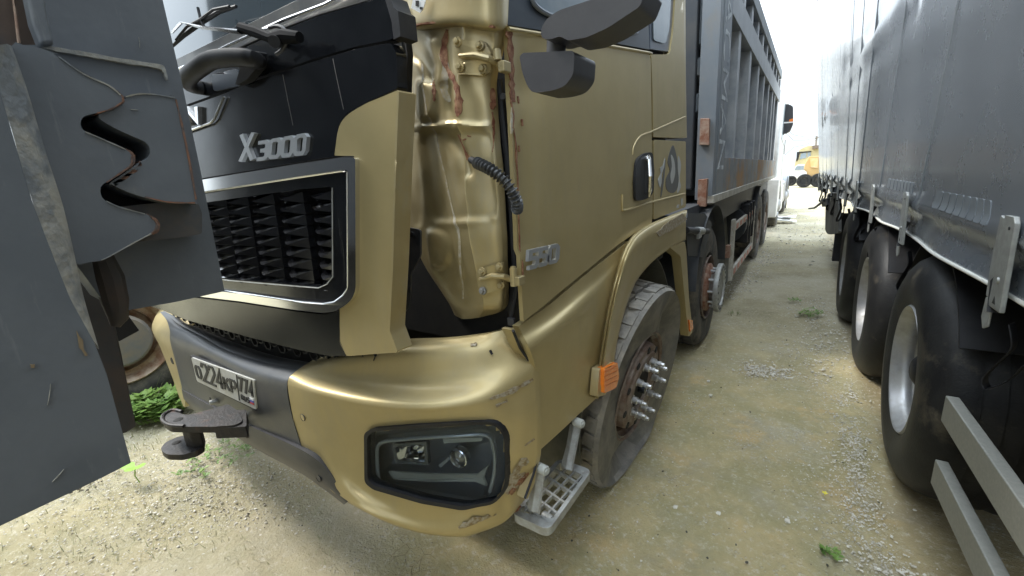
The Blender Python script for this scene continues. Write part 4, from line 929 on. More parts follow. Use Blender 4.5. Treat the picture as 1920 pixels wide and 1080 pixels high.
for off in (0,):
    bm = NB(); hp = catm([SF(482, 118, .005), SF(478, 112, .045), SF(450, 108, .055), SF(400, 112, .06), SF(372, 128, .06), SF(352, 146, .05), SF(356, 160, .03), SF(378, 165, .0)], 5)
    tube(bm, hp, [.023]*len(hp), 12, flat=.8); link('grab_handle', bm, BLK, T)
bm = NB(); add_panel(bm, fil([(395, 140), (445, 128), (455, 160), (400, 172)], 8), SF, .006, NYN, step=0, d=.003); link('handle_pocket', bm, DARKBLUE, T, bevel=.003)
bm = NB(); add_panel(bm, fil([(440, 98), (486, 96), (486, 122), (462, 150), (440, 160), (450, 128)], 4), SF, .02, NYN, step=0, d=.028); link('handle_foot', bm, BLK, T, bevel=.006)
panel('scratch', strip([(530, 140), (538, 180), (549, 235)], [.8, .8, .6], 90, .3), SF, .0005, NYN, mat('scratch_grey', (.14, .13, .12), .7), T, d=.0048, step=0, bevel=0)
panel('scratch', strip([(624, 110), (632, 150), (644, 205)], [1, .8, .8], 91, .3), SF, .0005, NYN, MATS['scratch_grey'], T, d=.0048, step=0, bevel=0)
# ---- wheels
def tyre_mesh(bm, c, ax, R, W, r_in, squash=0., seg=72, bulge=.02, lugs=0, blocks=4, ground_z=.0, rot=None):
    s = Vector(ax)
    prof = [(r_in, -.015), (r_in+.03, bulge*.5), (r_in+(R-r_in)*.5, bulge), (R-.05, bulge*.6), (R-.018, -.008), (R-.004, -.03)]
    for k_ in range(1, 6): prof.append((R-.018 if lugs else R, -.03-(W-.06)*k_/6))
    prof += [(R-.004, -W+.03), (R-.018, -W+.008), (R-.05, -W), (r_in+(R-r_in)*.5, -W-bulge), (r_in, -W+.015)]
    lathe(bm, prof, c, s, seg)
    if lugs:
        bw = (W-.05)/blocks; c = Vector(c)
        for i in range(lugs):
            for j in range(blocks):
                a0 = 2*math.pi*(i+(.5 if j % 2 else 0)+.08*math.sin(i*3+j))/lugs; da = 2*math.pi/lugs*.78
                ax0 = -.025-bw*j; q = []
                for rr_ in (R-.024, R):
                    for (aa, xx) in ((a0, ax0), (a0+da, ax0+(-.012 if j in (1, 2) else 0)), (a0+da, ax0-bw*.88), (a0, ax0-bw*.88+(.012 if j in (0,) else 0))):
                        q.append(bm.verts.new(c+s*xx+Vector((0, math.cos(aa), math.sin(aa)))*rr_))
                for f in ((4, 5, 6, 7), (0, 1, 5, 4), (1, 2, 6, 5), (2, 3, 7, 6), (3, 0, 4, 7)): bm.faces.new([q[t] for t in f])
    if rot:
        for v in bm.verts: v.co = Vector(c)+rot @ (v.co-Vector(c))
    if squash:
        for v in bm.verts:
            if v.co.z < c[2]:
                lim = ground_z
                over = lim+.0-(v.co.z)
                t = max(0, (c[2]-v.co.z)/(R)); 
                if v.co.z < lim+.06:
                    k_ = max(0, (lim+.06-v.co.z)); v.co.z = lim+.06-.06*(1-math.exp(-k_/.06)); v.co.x += s.x*squash*min(1, k_/.12)*(1 if (v.co-Vector(c)).dot(s) > -W/2 else -1); v.co.y += (.25*k_)*(1 if v.co.y > c[1] else -1)
def W1():
    c = (-.625, 1.93, .43); ROT = Matrix.Rotation(math.radians(9), 3, 'Y') @ Matrix.Rotation(math.radians(-3), 3, 'Z')
    bm = NB(); tyre_mesh(bm, (c[0]+.045, c[1], c[2]), (1, 0, 0), .515, .31, .262, squash=0, bulge=.004, lugs=40, blocks=4)
    for v in bm.verts:   # sidewall collapsed inwards between bead and shoulder
        r_ = math.hypot(v.co.z-c[2], v.co.y-c[1])
        if v.co.x > c[0] and r_ < .485: v.co.x -= .085*math.sin(math.pi*min(1, max(0, (.50-r_)/.24)))*(.6+.4*math.sin(math.atan2(v.co.z-c[2], v.co.y-c[1])*3))+.02*(r_ < .3)
        v.co = Vector(c)+ROT @ (v.co-Vector(c))
        if v.co.z < .06:
            k_ = .06-v.co.z; v.co.z = .06-.06*(1-math.exp(-k_/.06)); v.co.x += .03*min(1, k_/.12)*(1 if v.co.x > c[0]-.15 else -1); v.co.y += .25*k_*(1 if v.co.y > c[1] else -1)
    bm.normal_update(); ty = link('tyre', bm, TYRED, T, sharp=28); ty.data.materials.append(mat('dusty_sidewall', (.13, .125, .11), .85, 0, (.21, .195, .165), 9, .3, 60))
    for p_ in ty.data.polygons:
        cc = p_.center+WL[ty]
        if abs((ROT.transposed() @ p_.normal).x) > .55 and math.hypot(cc.y-c[1], cc.z-c[2]) < .50: p_.material_index = 1
    bm = NB()
    lathe(bm, [(.285, .012), (.279, .018), (.27, .004), (.262, -.01), (.25, -.02), (.246, -.05), (.235, -.055), (.226, -.03), (.222, .005), (.214, .02), (.20, .024), (.186, .022), (.180, .03), (.150, .032), (.142, .03), (.118, .026), (.113, .02), (.112, -.06), (.07, -.06), (.066, -.02), (0, -.02)], c, (1, 0, 0), 56)
    rim = link('rim', bm, RUSTR, T, sharp=40)
    for k_ in range(10):
        a = 2*math.pi*(k_+.5)/10; bm = NB(); lathe(bm, [(0, .004), (.016, .004), (.0185, 0)], (c[0]+.023, c[1]+.200*math.cos(a), c[2]+.200*math.sin(a)), (1, 0, 0), 16); link('hand_hole', bm, VOID, rim)
    bm = NB(); lathe(bm, [(0, .002), (.104, .002)], (c[0]+.012, c[1], c[2]), (1, 0, 0), 30); link('hub_opening', bm, VOID, rim)
    bm = NB(); lathe(bm, [(0, .05), (.028, .045), (.032, 0)], (c[0]+.0, c[1], c[2]), (1, 0, 0), 20); link('axle_end', bm, mat('greasy_hub', (.03, .035, .045), .25, .5), rim)
    for k_ in range(10):
        a = 2*math.pi*k_/10; p = Vector((c[0]+.028, c[1]+.138*math.cos(a), c[2]+.138*math.sin(a)))
        bm = NB(); lathe(bm, [(.021, 0), (.021, .004), (.017, .006)], p, (1, 0, 0), 16); lathe(bm, [(.0175, .005), (.0175, .026), (.015, .029), (.011, .029), (.011, .042), (.014, .043), (.014, .052), (.010, .053), (.0095, .068), (.007, .070), (0, .071)], p, (1, 0, 0), 12)
        link('wheel_stud', bm, STEEL, rim, sharp=30)
    rim.location = Vector(c)+ROT @ (rim.location-Vector(c)); rim.rotation_euler = ROT.to_euler()
W1()
def W2():
    c = (-.66, 3.87, .47)
    bm = NB(); tyre_mesh(bm, c, (1, 0, 0), .53, .30, .27, squash=.01, bulge=.012, lugs=36, blocks=3); link('tyre', bm, TYRE, T, sharp=28)
    bm = NB(); lathe(bm, [(.275, .012), (.268, .018), (.26, 0), (.245, -.06), (.235, -.10), (.13, -.10), (.125, 0)], c, (1, 0, 0), 40); rim = link('rim', bm, RUSTR, T)
    bm = NB(); lathe(bm, [(.205, -.10), (.205, .02), (.18, .035), (.12, .04)], c, (1, 0, 0), 30); link('brake_drum', bm, RUSTO, rim)
    bm = NB(); lathe(bm, [(.11, .03), (.17, .075), (.205, .082), (.208, .09), (.208, .115), (.203, .12), (.150, .12), (.145, .108), (.08, .106), (0, .108)], c, (1, 0, 0), 44); hub = link('hub_flange', bm, ALU, rim)
    bm = NB()
    for k_ in range(20):
        a = 2*math.pi*k_/20; lathe(bm, [(0, .002), (.0105, .002), (.011, 0)], (c[0]+.12, c[1]+.178*math.cos(a), c[2]+.178*math.sin(a)), (1, 0, 0), 10)
    link('flange_holes', bm, VOID, rim)
    for k_ in range(10):
        a = 2*math.pi*k_/10; bm = NB(); rod(bm, (c[0]+.02, c[1]+.16*math.cos(a), c[2]+.16*math.sin(a)), (c[0]+.09, c[1]+.16*math.cos(a), c[2]+.16*math.sin(a)), .012, 8); link('wheel_stud', bm, STEEL, rim)
W2()
for yc in (8.0, 9.35):
    c = (-.64, yc, .50)
    bm = NB(); tyre_mesh(bm, c, (1, 0, 0), .53, .30, .27, squash=.01, bulge=.02, lugs=36, blocks=3); link('tyre', bm, TYRE, T, sharp=28)
    bm = NB(); lathe(bm, [(.275, .012), (.26, 0), (.245, -.08), (.2, -.14), (.12, -.12), (.11, 0), (0, 0)], c, (1, 0, 0), 32); link('rim', bm, RUSTR, T)
    bm = NB(); tyre_mesh(bm, (-.97, yc, .50), (1, 0, 0), .53, .30, .27, bulge=.02, squash=.01); link('inner_tyre', bm, TYRE, T)
# far-side wheels of the gold truck
for yc in (1.93, 3.87, 8.0, 9.35):
    bm = NB(); tyre_mesh(bm, (-3.02, yc, .50), (-1, 0, 0), .53, .30, .27, squash=.01, bulge=.015); link('tyre', bm, TYRE, T)
    bm = NB(); lathe(bm, [(.27, 0), (.2, -.06), (0, -.04)], (-3.02, yc, .50), (-1, 0, 0), 24); link('rim', bm, RUSTR, T)
# ---- second axle mudguard, clamp, side guard, tanks
arch_liner('rear_mudguard', 3.87, .50, .66, -1.0, -.62, math.radians(8), math.radians(172), BEDD, T)
panel('mudguard_skirt', [(1290, 400), (1322, 400), (1335, 420), (1330, 440), (1318, 482), (1290, 480), (1286, 420)], S_x(-.63), .01, NX, BEDD, T, step=0, bevel=.002)
bm = NB(); rod(bm, atx(1286, 432, -.61), atx(1326, 434, -.61), .022, 14); link('mudguard_tube', bm, BLK, T)
bm = NB(); a, b = atx(1306, 433, -.61), atx(1316, 433, -.61); rod(bm, a, b, .028, 16); box(bm, atx(1311, 442, -.60), (.02, .09, .03)); link('tube_clamp', bm, GALV, T, bevel=.002)
mg = NB(); add_panel(mg, [(1326, 415), (1360, 385), (1366, 460), (1375, 520), (1350, 575), (1340, 470), (1328, 450)], S_x(-.80), .01, NX, step=0); link('mudguard_rear_sheet', mg, LINER, T)
def wbox(name, a, b, m, parent, bev=.003, **k):
    bm = NB(); box2(bm, a, b); return link(name, bm, m, parent, bevel=bev, **k)
bm = NB(); x_ = -.62
for z0, z1 in ((.79, .87), (.28, .37)): box2(bm, (x_-.03, 5.15, z0), (x_, 7.1, z1))
sg = link('side_guard_rail', bm, RAILW, T, bevel=.003)
wbox('guard_upright', (x_-.03, 5.03, .26), (x_+.002, 5.15, .92), RAILW, T); wbox('guard_upright', (x_-.03, 7.08, .28), (x_+.002, 7.14, .90), RAILW, T)
for z0, z1 in ((.795, .865), (.285, .365)):
    for k_ in range(6): wbox('reflective_strip', (x_, 5.22+k_*.31, z0+.008), (x_+.003, 5.38+k_*.31, z1-.008), RED, sg, 0)
bm = NB(); rod(bm, (-.9, 5.0, .98), (-.9, 6.0, .98), .11, 20); link('air_tank', bm, RUSTO, T)
bm = NB(); rod(bm, (-.85, 6.05, .75), (-.85, 7.1, .75), .24, 24); link('fuel_tank', bm, BEDD, T)
for yy in (6.2, 6.5, 6.8): wbox('tank_band', (-1.1, yy, .5), (-.6, yy+.05, 1.0), BLK, T, .02)
wbox('bracket_lamp', (-.66, 4.82, .55), (-.62, 4.90, .68), RUSTO, T)
arch_liner('rear_mudguard', 8.0, .50, .64, -1.0, -.63, math.radians(90), math.radians(176), BEDD, T)
# ---- tipper body
xs = -.62; Y0, Y1 = 3.70, 10.45
bm = NB(); box2(bm, (-3.05, Y0, 1.30), (xs-.16, Y1, 3.05)); bd = link('tipper_body', bm, BEDD, T, bevel=.01)
wbox('corner_post', (xs-.13, Y0, 1.22), (xs-.004, Y0+.12, 3.35), BEDG, bd); 
bm = NB(); box2(bm, (xs-.05, Y0+.12, 1.22), (xs, 4.18, 3.35)); sp_ = link('side_plate', bm, BEDG, bd, bevel=.004)
wbox('upper_beam', (xs-.14, 4.18, 2.64), (xs, Y1, 2.86), mat('pale_beam', (.30, .315, .33), .5, .1, (.24, .25, .265), 3), bd); wbox('lower_beam', (xs-.14, 4.18, 1.25), (xs, Y1+.1, 1.54), BEDR, bd)
wbox('top_beam', (xs-.14, 4.18, 3.06), (xs, Y1, 3.2), BEDG, bd); wbox('lower_lip', (xs-.10, Y0, 1.19), (xs+.01, Y1, 1.25), RAILW, bd)
wbox('upper_wall', (xs-.18, 4.18, 2.80), (xs-.12, Y1, 3.14), BEDD, bd)
PALE = mat('lit_rib_face', (.42, .43, .44), .5, .1, (.30, .32, .34), 5)  # ribs made paler in colour for the light their faces catch
for px, wdt in ((1384, .12), (1405, .13), (1421, .13), (1432, .13), (1441.5, .13), (1449, .13), (1453.6, .13)):
    yy = atx(px, 200, xs).y; wbox('side_rib', (xs-.16, yy-wdt/2, 1.53), (xs-.015, yy+wdt/2, 2.65), PALE, bd, .006)
yy = 10.2; wbox('side_rib', (xs-.16, yy-.1, 1.53), (xs-.015, yy+.1, 2.65), PALE, bd, .006)
for k_ in range(10):
    yy = 5.0+k_*.62; wbox('upper_rib', (xs-.14, yy-.06, 2.86), (xs-.02, yy+.06, 3.07), PALE, bd, .004)
for zz in (1.82, 2.10, 2.40):
    bm = NB(); lathe(bm, [(0, .03), (.03, .028), (.04, 0)], (xs-.10, 4.42, zz), (1, 0, 0), 12); link('body_bolt', bm, BEDG, bd)
    wbox('bolt_bracket', (xs-.16, 4.30, zz-.06), (xs-.06, 4.36, zz-.03), PALE, bd, .002)
# corrugated headboard between the cab and the body
for z0, z1, d_ in ((2.32, 3.3, .02), (2.10, 2.28, .05), (1.84, 2.03, .05), (1.30, 1.62, -.10)):
    bm = NB(); ys_ = Y0+.10-d_
    prism(bm, [(-2.9, ys_+.04, z1), (-2.9, ys_, z1-.02), (-2.9, ys_, z0+.05), (-2.9, ys_+.07, z0)], (2.9+xs-.14, 0, 0)); link('headboard_panel', bm, BEDG if z0 > 1.7 else RUSTB, bd, bevel=.002)
wbox('headboard_backing', (-2.95, Y0+.13, 1.25), (xs-.14, Y0+.16, 3.3), BEDD, bd)
panel('hinge_block', [(1313, 222), (1330, 222), (1329, 272), (1311, 272)], S_y(3.66), .05, NYN, RUSTO, bd, step=0, bevel=.004)
panel('hinge_block', [(1309, 337), (1326, 335), (1323, 388), (1307, 387)], S_y(3.62), .06, NYN, RUSTO, bd, step=0, bevel=.004)
wbox('sub_frame', (-1.3, 2.75, .95), (-.70, 10.2, 1.19), BEDD, T, .004); wbox('cross_panel', (-1.6, 2.72, 1.25), (-.74, 2.76, 1.8), mat('stained_panel', (.20, .185, .15), .7, 0, (.12, .11, .10), 6), T, .004)
bm = NB(); lets = 'SHACMAN'
yA, yB = Y0+.16, 4.15
def SL(px, py, d=0.): return Vector((xs+d, px, py))
for i, ch in enumerate(lets):
    zt = 3.25-.265*i
    text_on(bm, [(ch, 0, 1, 0, 1)], [(yB-.03, zt), (yB-.03, zt-.2), (yA+.02, zt-.2), (yA+.02, zt)], SL, .002, .0015, NX, .14)
link('side_lettering', bm, mat('faded_white_letters', (.55, .57, .58), .7, 0, (.22, .24, .26), 14), bd, smooth=False)

# ================================================================== TAILGATE CORNER AT LEFT
G = thing('steel_tailgate', 'slate grey steel tailgate end with interlocking saw-toothed plates at far left', 'tailgate', (-.70, .10, 1.1))
GX = -.66
panel('back_plate', [(30, -260), (238, -260), (272, -120), (305, 0), (341, 155), (376, 320), (421, 546), (330, 566), (233, 583), (190, 560), (140, 492), (60, 300), (22, 90), (45, 84), (100, 84)], S_x(GX-.055), .05, NX, SLATE, G, step=60, bevel=.005)
panel('upper_toothed_plate', fil([(98, 100), (165, 106), (230, 119), (303, 127), (313, 140), (328, 180), (290, 176), (255, 176), (234, 182), (228, 178), (205, 160), (160, 138)], 5), S_x(GX-.016), .04, NX, SLATE, G, step=0, bevel=.003)
RJ = [(233, 183), (255, 177), (290, 177), (329, 183), (340, 230), (354, 300), (369, 377), (366, 381), (340, 381), (308, 379), (275, 371), (240, 360), (210, 346), (205, 344), (222, 332), (245, 316), (262, 304), (271, 300), (280, 292), (281, 278), (272, 266), (250, 256), (215, 240), (190, 225), (185, 215), (205, 207), (226, 198), (234, 190)]
panel('right_toothed_plate', sm(RJ, 2), S_x(GX), .056, NX, SLATE, G, step=14, bevel=.0015)
LJ = [(22, 86), (45, 85), (75, 90), (100, 101), (128, 121), (160, 140), (190, 152), (215, 166), (228, 182), (229, 191), (208, 204), (180, 212), (160, 217), (152, 226), (152, 238), (162, 248), (185, 258), (215, 272), (236, 280), (247, 292), (248, 304), (240, 315), (218, 330), (198, 342), (189, 351), (189, 364), (197, 376), (222, 388), (252, 395), (275, 402), (291, 414), (294, 427), (286, 437), (262, 449), (232, 464), (205, 481), (188, 489), (165, 492), (140, 493), (128, 440), (110, 380), (85, 300), (55, 190)]
panel('left_toothed_plate', sm(LJ, 2), S_x(GX+.004), .06, NX, SLATE, G, step=14, bevel=.0015)
for sd_, p in enumerate(([(212, 165), (228, 182), (230, 190), (210, 203), (180, 213)], [(236, 280), (248, 290), (250, 302), (240, 315), (215, 330)], [(262, 302), (262, 312), (245, 325), (214, 346)], [(275, 402), (293, 414), (296, 428), (286, 438)])):
    panel('rusty_tooth_edge', strip(p, [3, 7, 8, 7, 3][:len(p)], sd_+100, .8), S_x(GX-.004), .02, NX, RUSTE, G, d=.004, step=0, bevel=0)
for sd_, (p, w_, m_, d_) in enumerate((([(236, 181), (262, 176), (292, 177), (329, 183)], 3, SLATEW, 0), ([(330, 186), (341, 232), (355, 300), (368, 374)], 3.5, RUSTE, 0), ([(366, 380), (340, 380), (310, 378), (272, 369)], 2.5, RUSTE, 0), ([(110, 106), (158, 139), (204, 160), (226, 178)], 2.2, SLATEW, .004),
      ([(190, 488), (205, 481), (250, 456), (284, 438)], 2.2, SLATEW, .004), ([(160, 247), (186, 258), (236, 280)], 1.8, SLATEW, .004), ([(200, 377), (224, 388), (272, 401)], 1.8, SLATEW, .004), ([(230, 184), (229, 191), (208, 204), (182, 212)], 2.5, RUSTE, .004), ([(247, 293), (247, 305), (238, 316), (200, 342)], 2.5, RUSTE, .004), ([(282, 405), (293, 416), (293, 428), (284, 438)], 3, RUSTE, .004))):
    panel('worn_edge', strip(p, w_, sd_+200, 1.1), S_x(GX+d_), .002, NX, m_, G, d=.0012, step=0, bevel=0)
for sd_, (x, y, dx, dy, d_) in enumerate(((95, 720, -6, 40, .035), (120, 880, -22, 24, .035), (245, 205, 14, 1, .0), (260, 70, 2, 20, -.055))):
    panel('scratch', strip([(x, y), (x+dx*.5+1, y+dy*.5), (x+dx, y+dy)], [.6, 1.3, .6], sd_+300, .6), S_x(GX+d_), .001, NX, SLATEW, G, d=.0012, step=0, bevel=0)
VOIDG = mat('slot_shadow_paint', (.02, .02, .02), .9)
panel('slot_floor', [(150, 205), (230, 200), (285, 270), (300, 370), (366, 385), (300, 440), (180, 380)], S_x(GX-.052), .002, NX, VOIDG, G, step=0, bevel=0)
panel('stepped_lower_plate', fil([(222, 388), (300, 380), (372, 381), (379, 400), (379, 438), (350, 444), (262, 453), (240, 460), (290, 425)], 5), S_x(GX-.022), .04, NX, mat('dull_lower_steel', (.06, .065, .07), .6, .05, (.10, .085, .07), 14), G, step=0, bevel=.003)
panel('weld_bead', strip([(78, 84), (105, 92), (165, 102), (230, 114), (296, 124), (308, 132), (314, 150)], [5, 8, 9, 8, 8, 6, 3], 7, .6), S_x(GX-.015), .008, NX, SLATEW, G, d=.004, step=0, bevel=.002)
panel('front_slab', [(-160, 20), (-30, 62), (0, 84), (-5, 150), (22, 245), (60, 375), (96, 470), (132, 560), (176, 640), (200, 700), (246, 868), (190, 897), (0, 987), (-160, 1050)], S_x(GX+.035), .09, NX, SLATE, G, step=60, bevel=.006)
# dirty chamfer between slab and plate
bm = NB(); a_ = [(0, 84), (-5, 150), (22, 245), (60, 375), (96, 470), (132, 560), (176, 640)]; b_ = [(22, 86), (50, 165), (86, 285), (118, 385), (138, 470), (158, 560), (186, 655)]
A3 = [atx(x, y, GX+.034) for x, y in catm([(p[0], p[1], 0) for p in a_], 5) for x, y in [(x.x, x.y) if hasattr(x, 'x') else (x, y)]] if False else [atx(v.x, v.y, GX+.034) for v in catm([(p[0], p[1], 0) for p in a_], 6)]
B3 = [atx(v.x, v.y, GX+.006) for v in catm([(p[0], p[1], 0) for p in b_], 6)]
M3 = [(p+q)/2+Vector((.006, 0, 0)) for p, q in zip(A3, B3)]
rows_ = [[bm.verts.new(p) for p in r] for r in (A3, M3, B3, [p-Vector((.05, 0, 0)) for p in B3])]
for r0, r1 in zip(rows_, rows_[1:]):
    for i in range(len(r0)-1): bm.faces.new((r0[i], r0[i+1], r1[i+1], r1[i]))
link('worn_chamfer', bm, SLATEW, G)
panel('recess_back', [(-160, -260), (60, -260), (80, 90), (20, 110), (-160, 60)], S_x(GX-.10), .01, NX, RUSTB, G, step=0)
panel('recess_edge_strip', [(18, -60), (22, -60), (40, 80), (34, 84)], S_x(GX-.09), .006, NX, RUSTO, G, step=0)
panel('dented_flange', [(38, -260), (92, -260), (90, -60), (84, -10), (92, 40), (104, 84), (76, 86), (58, 40), (46, -20), (40, -60)], S_x(GX-.005), .02, NX, SLATEW if False else SLATE, G, step=0, bevel=.004)
panel('recess_shade_sheet', [(120, 470), (200, 480), (240, 590), (262, 620), (225, 640), (190, 640), (150, 560)], S_x(GX-.16), .01, NX, VOID, G, step=0)  # black sheet added as the shadow inside the recess
panel('rusty_hanging_plate', [(135, 500), (205, 560), (228, 660), (256, 800), (238, 812), (225, 815), (190, 690), (150, 590)], S_x(GX-.12), .02, NX, RUSTB, G, step=0, bevel=.003)
bm = NB(); tube(bm, [atx(x, y, GX-.06) for x, y in ((190, 480), (205, 520), (216, 565), (222, 598), (216, 612))], [.012, .015, .014, .010, .005], 10); link('bent_rod', bm, RUSTB, G)
panel('chipped_paint', jag([(145, 620), (155, 640), (165, 665), (158, 668), (148, 650)], 3, 2, 3), S_x(GX+.035), .002, NX, mat('tan_chip', (.22, .16, .09), .8), G, d=.0015, step=0, bevel=0)
panel('chipped_paint', jag([(57, 683), (65, 684), (66, 690), (58, 690)], 1, 2, 3), S_x(GX+.035), .002, NX, MATS['tan_chip'], G, d=.0015, step=0, bevel=0)

# the rest of the tipper ahead of the camera's left shoulder: body, chassis and wheels, outside the frame
bm = NB(); box2(bm, (-3.15, -6.5, 1.25), (-.74, -.35, 3.1)); link('tipper_box', bm, BEDD, G, bevel=.01)
bm = NB(); box2(bm, (-2.5, -6.5, .8), (-1.3, -.5, 1.24)); link('underframe', bm, VOID, G)
for yc in (-2.2, -3.6):
    bm = NB(); tyre_mesh(bm, (-.85, yc, .50), (1, 0, 0), .52, .3, .28, squash=.01); link('tyre', bm, TYRE, G)
# ================================================================== TRUCK IN THE NEXT ROW (only a wheel shows)
N = thing('neighbouring_truck', 'truck in the next row whose rusty-lipped wheel shows beneath the toothed tailgate', 'truck', (-4.6, 1.5, 0))
c = atx(224, 640, -4.0); c = (-4.0, c.y, c.z)
bm = NB(); tyre_mesh(bm, c, (1, 0, 0), c[2]+.015, .30, .305, squash=.01, bulge=.02); link('tyre', bm, TYRE, N)
bm = NB(); lathe(bm, [(.32, .015), (.31, .022), (.295, .0), (.272, -.05), (.245, -.06), (.235, -.04), (.228, -.09), (.17, -.11), (.0, -.11)], c, (1, 0, 0), 48); link('rim', bm, mat('pale_rusty_lip', (.42, .33, .24), .6, .1, (.25, .14, .08), 12), N)
bm = NB(); lathe(bm, [(.19, -.11), (.19, .01), (.17, .03), (0, .035)], c, (1, 0, 0), 32); link('hub', bm, mat('dusty_hub', (.17, .175, .18), .6, .1, (.23, .20, .16), 7), N)
wbox('underframe', (-6.6, -3.5, .95), (-4.4, 6, 1.25), VOID, N, .01); 
for yc in (-2.6, 4.5):
    bm = NB(); tyre_mesh(bm, (-3.6, yc, .5), (1, 0, 0), .52, .3, .28, squash=.01); link('tyre', bm, TYRE, N)

# ================================================================== CURTAIN TRAILER
TS, TCX = -.041, .5347
def ST(px, py, d=0.):
    r = ray(px, py); return CAMP + r*((TCX-d)/(r.x-TS*r.y))
def lean(u, z): return -.30*((u+2.6)/12.3)*max(0, z-1.1)/3      # the load pushes the curtain out and the body leans over the lane towards its far end
def tp(u, off, z): return Vector((TCX+TS*u+off+lean(u, z), u, z))
TN = Vector((-1, TS, 0)).normalized()
C = thing('curtain_trailer', 'grey curtain-sided semi-trailer with three axles along the right edge', 'trailer', tp(4, 1.25, 0))
cr_l = [(ST(x, y).y, ST(x, y).z) for x, y in ((1745, -25), (1722, 10), (1690, 45), (1662, 72), (1630, 115), (1603, 152), (1582, 182), (1564, 208), (1556, 228))]
crl = [Vector(p) for p in cr_l]
SEAM = [((1822, 0), (1731, 355)), ((1722, 22), (1657, 333)), ((1675, 0), (1618, 330)), ((1629, 140), (1604, 315)), ((1612, 150), (1590, 318))]
def seam_u(i, z):
    if i < len(SEAM):
        a, b = ST(*SEAM[i][0]), ST(*SEAM[i][1]); t = (z-b.z)/(a.z-b.z); return b.y+(a.y-b.y)*t
    return 5.6+(i-len(SEAM))*.8
NS = 11
def curt(u, z):
    o = .004*math.sin(u*2.1+z*1.3)+.006*noise.noise(Vector((u*.7, z*.6, 0)))+.002*noise.noise(Vector((u*2.6, z*1.1, 4)))
    d = dpoly(Vector((u, z)), crl) if 2 < z < 5 else 9
    o -= .012*math.exp(-(d/.035)**2)-.006*math.exp(-((d-.07)/.05)**2)
    o += .02*math.exp(-((z-1.16)/.04)**2)*.6 - .012*math.exp(-((z-1.22)/.03)**2)
    if z < 1.2: o += .02*math.sin(u*5.2)*(1.2-z)/.2
    return o
def hem(u):
    b = 1.075
    return b + .006*math.sin((u-1.7)*math.pi/.55)
us = np.arange(-2.6, 9.71, .045); zs_ = [0, .03, .06, .09, .12, .15, .18, .22, .27, .33]+list(np.arange(.42, 3.0, .085))
bm = NB(); V = []
for z in zs_:
    V.append([bm.verts.new(tp(u, curt(u, hem(u)+z), hem(u)+z)) for u in us])
for i in range(len(V)-1):
    for j in range(len(V[0])-1): bm.faces.new((V[i][j], V[i][j+1], V[i+1][j+1], V[i+1][j]))
link('side_curtain', bm, CANV, C, sharp=80)
ztop = hem(0)+zs_[-1]
bm = NB(); box2(bm, (TCX+.06, -2.6, 1.22), (TCX+2.5, 9.7, ztop)); 
for v in bm.verts: v.co.x += TS*v.co.y+lean(v.co.y, v.co.z)+.02
link('load_body', bm, BEDD, C)
bm = NB(); 
for a, b in (((.0, -2.62, ztop), (.12, 9.72, ztop+.14)), ((.03, 9.68, 1.0), (.14, 9.80, ztop))): 
    vv = box2(bm, (TCX+a[0], a[1], a[2]), (TCX+b[0], b[1], b[2]))
    for v in vv: v.co.x += TS*v.co.y+lean(v.co.y, v.co.z)
link('roof_rail', bm, BEDD, C, bevel=.01)
def tbox(name, u0, u1, o0, o1, z0, z1, m, parent=None, bev=.003, **k):
    bm = NB(); vv = box2(bm, (TCX+o0, u0, z0), (TCX+o1, u1, z1))
    for v in vv: v.co.x += TS*v.co.y
    return link(name, bm, m, parent or C, bevel=bev, **k)
for i in range(NS):
    bm = NB(); tube(bm, [tp(seam_u(i, z), curt(seam_u(i, z), z)+.0025, z) for z in (1.26, 1.5, 1.8, 2.1, 2.5, 3.0, 3.5, 4.0)], .0065 if i < 3 else .006, 6, flat=.6); link('curtain_seam', bm, MATS.get('welded_seam') or mat('welded_seam', (.17, .19, .21), .65, 0), C)
bm = NB(); tube(bm, [tp(u, curt(u, hem(u))-.004, hem(u)) for u in np.arange(-2.5, 9.7, .05)], .006, 8); link('hem_cord', bm, ROPE, C)
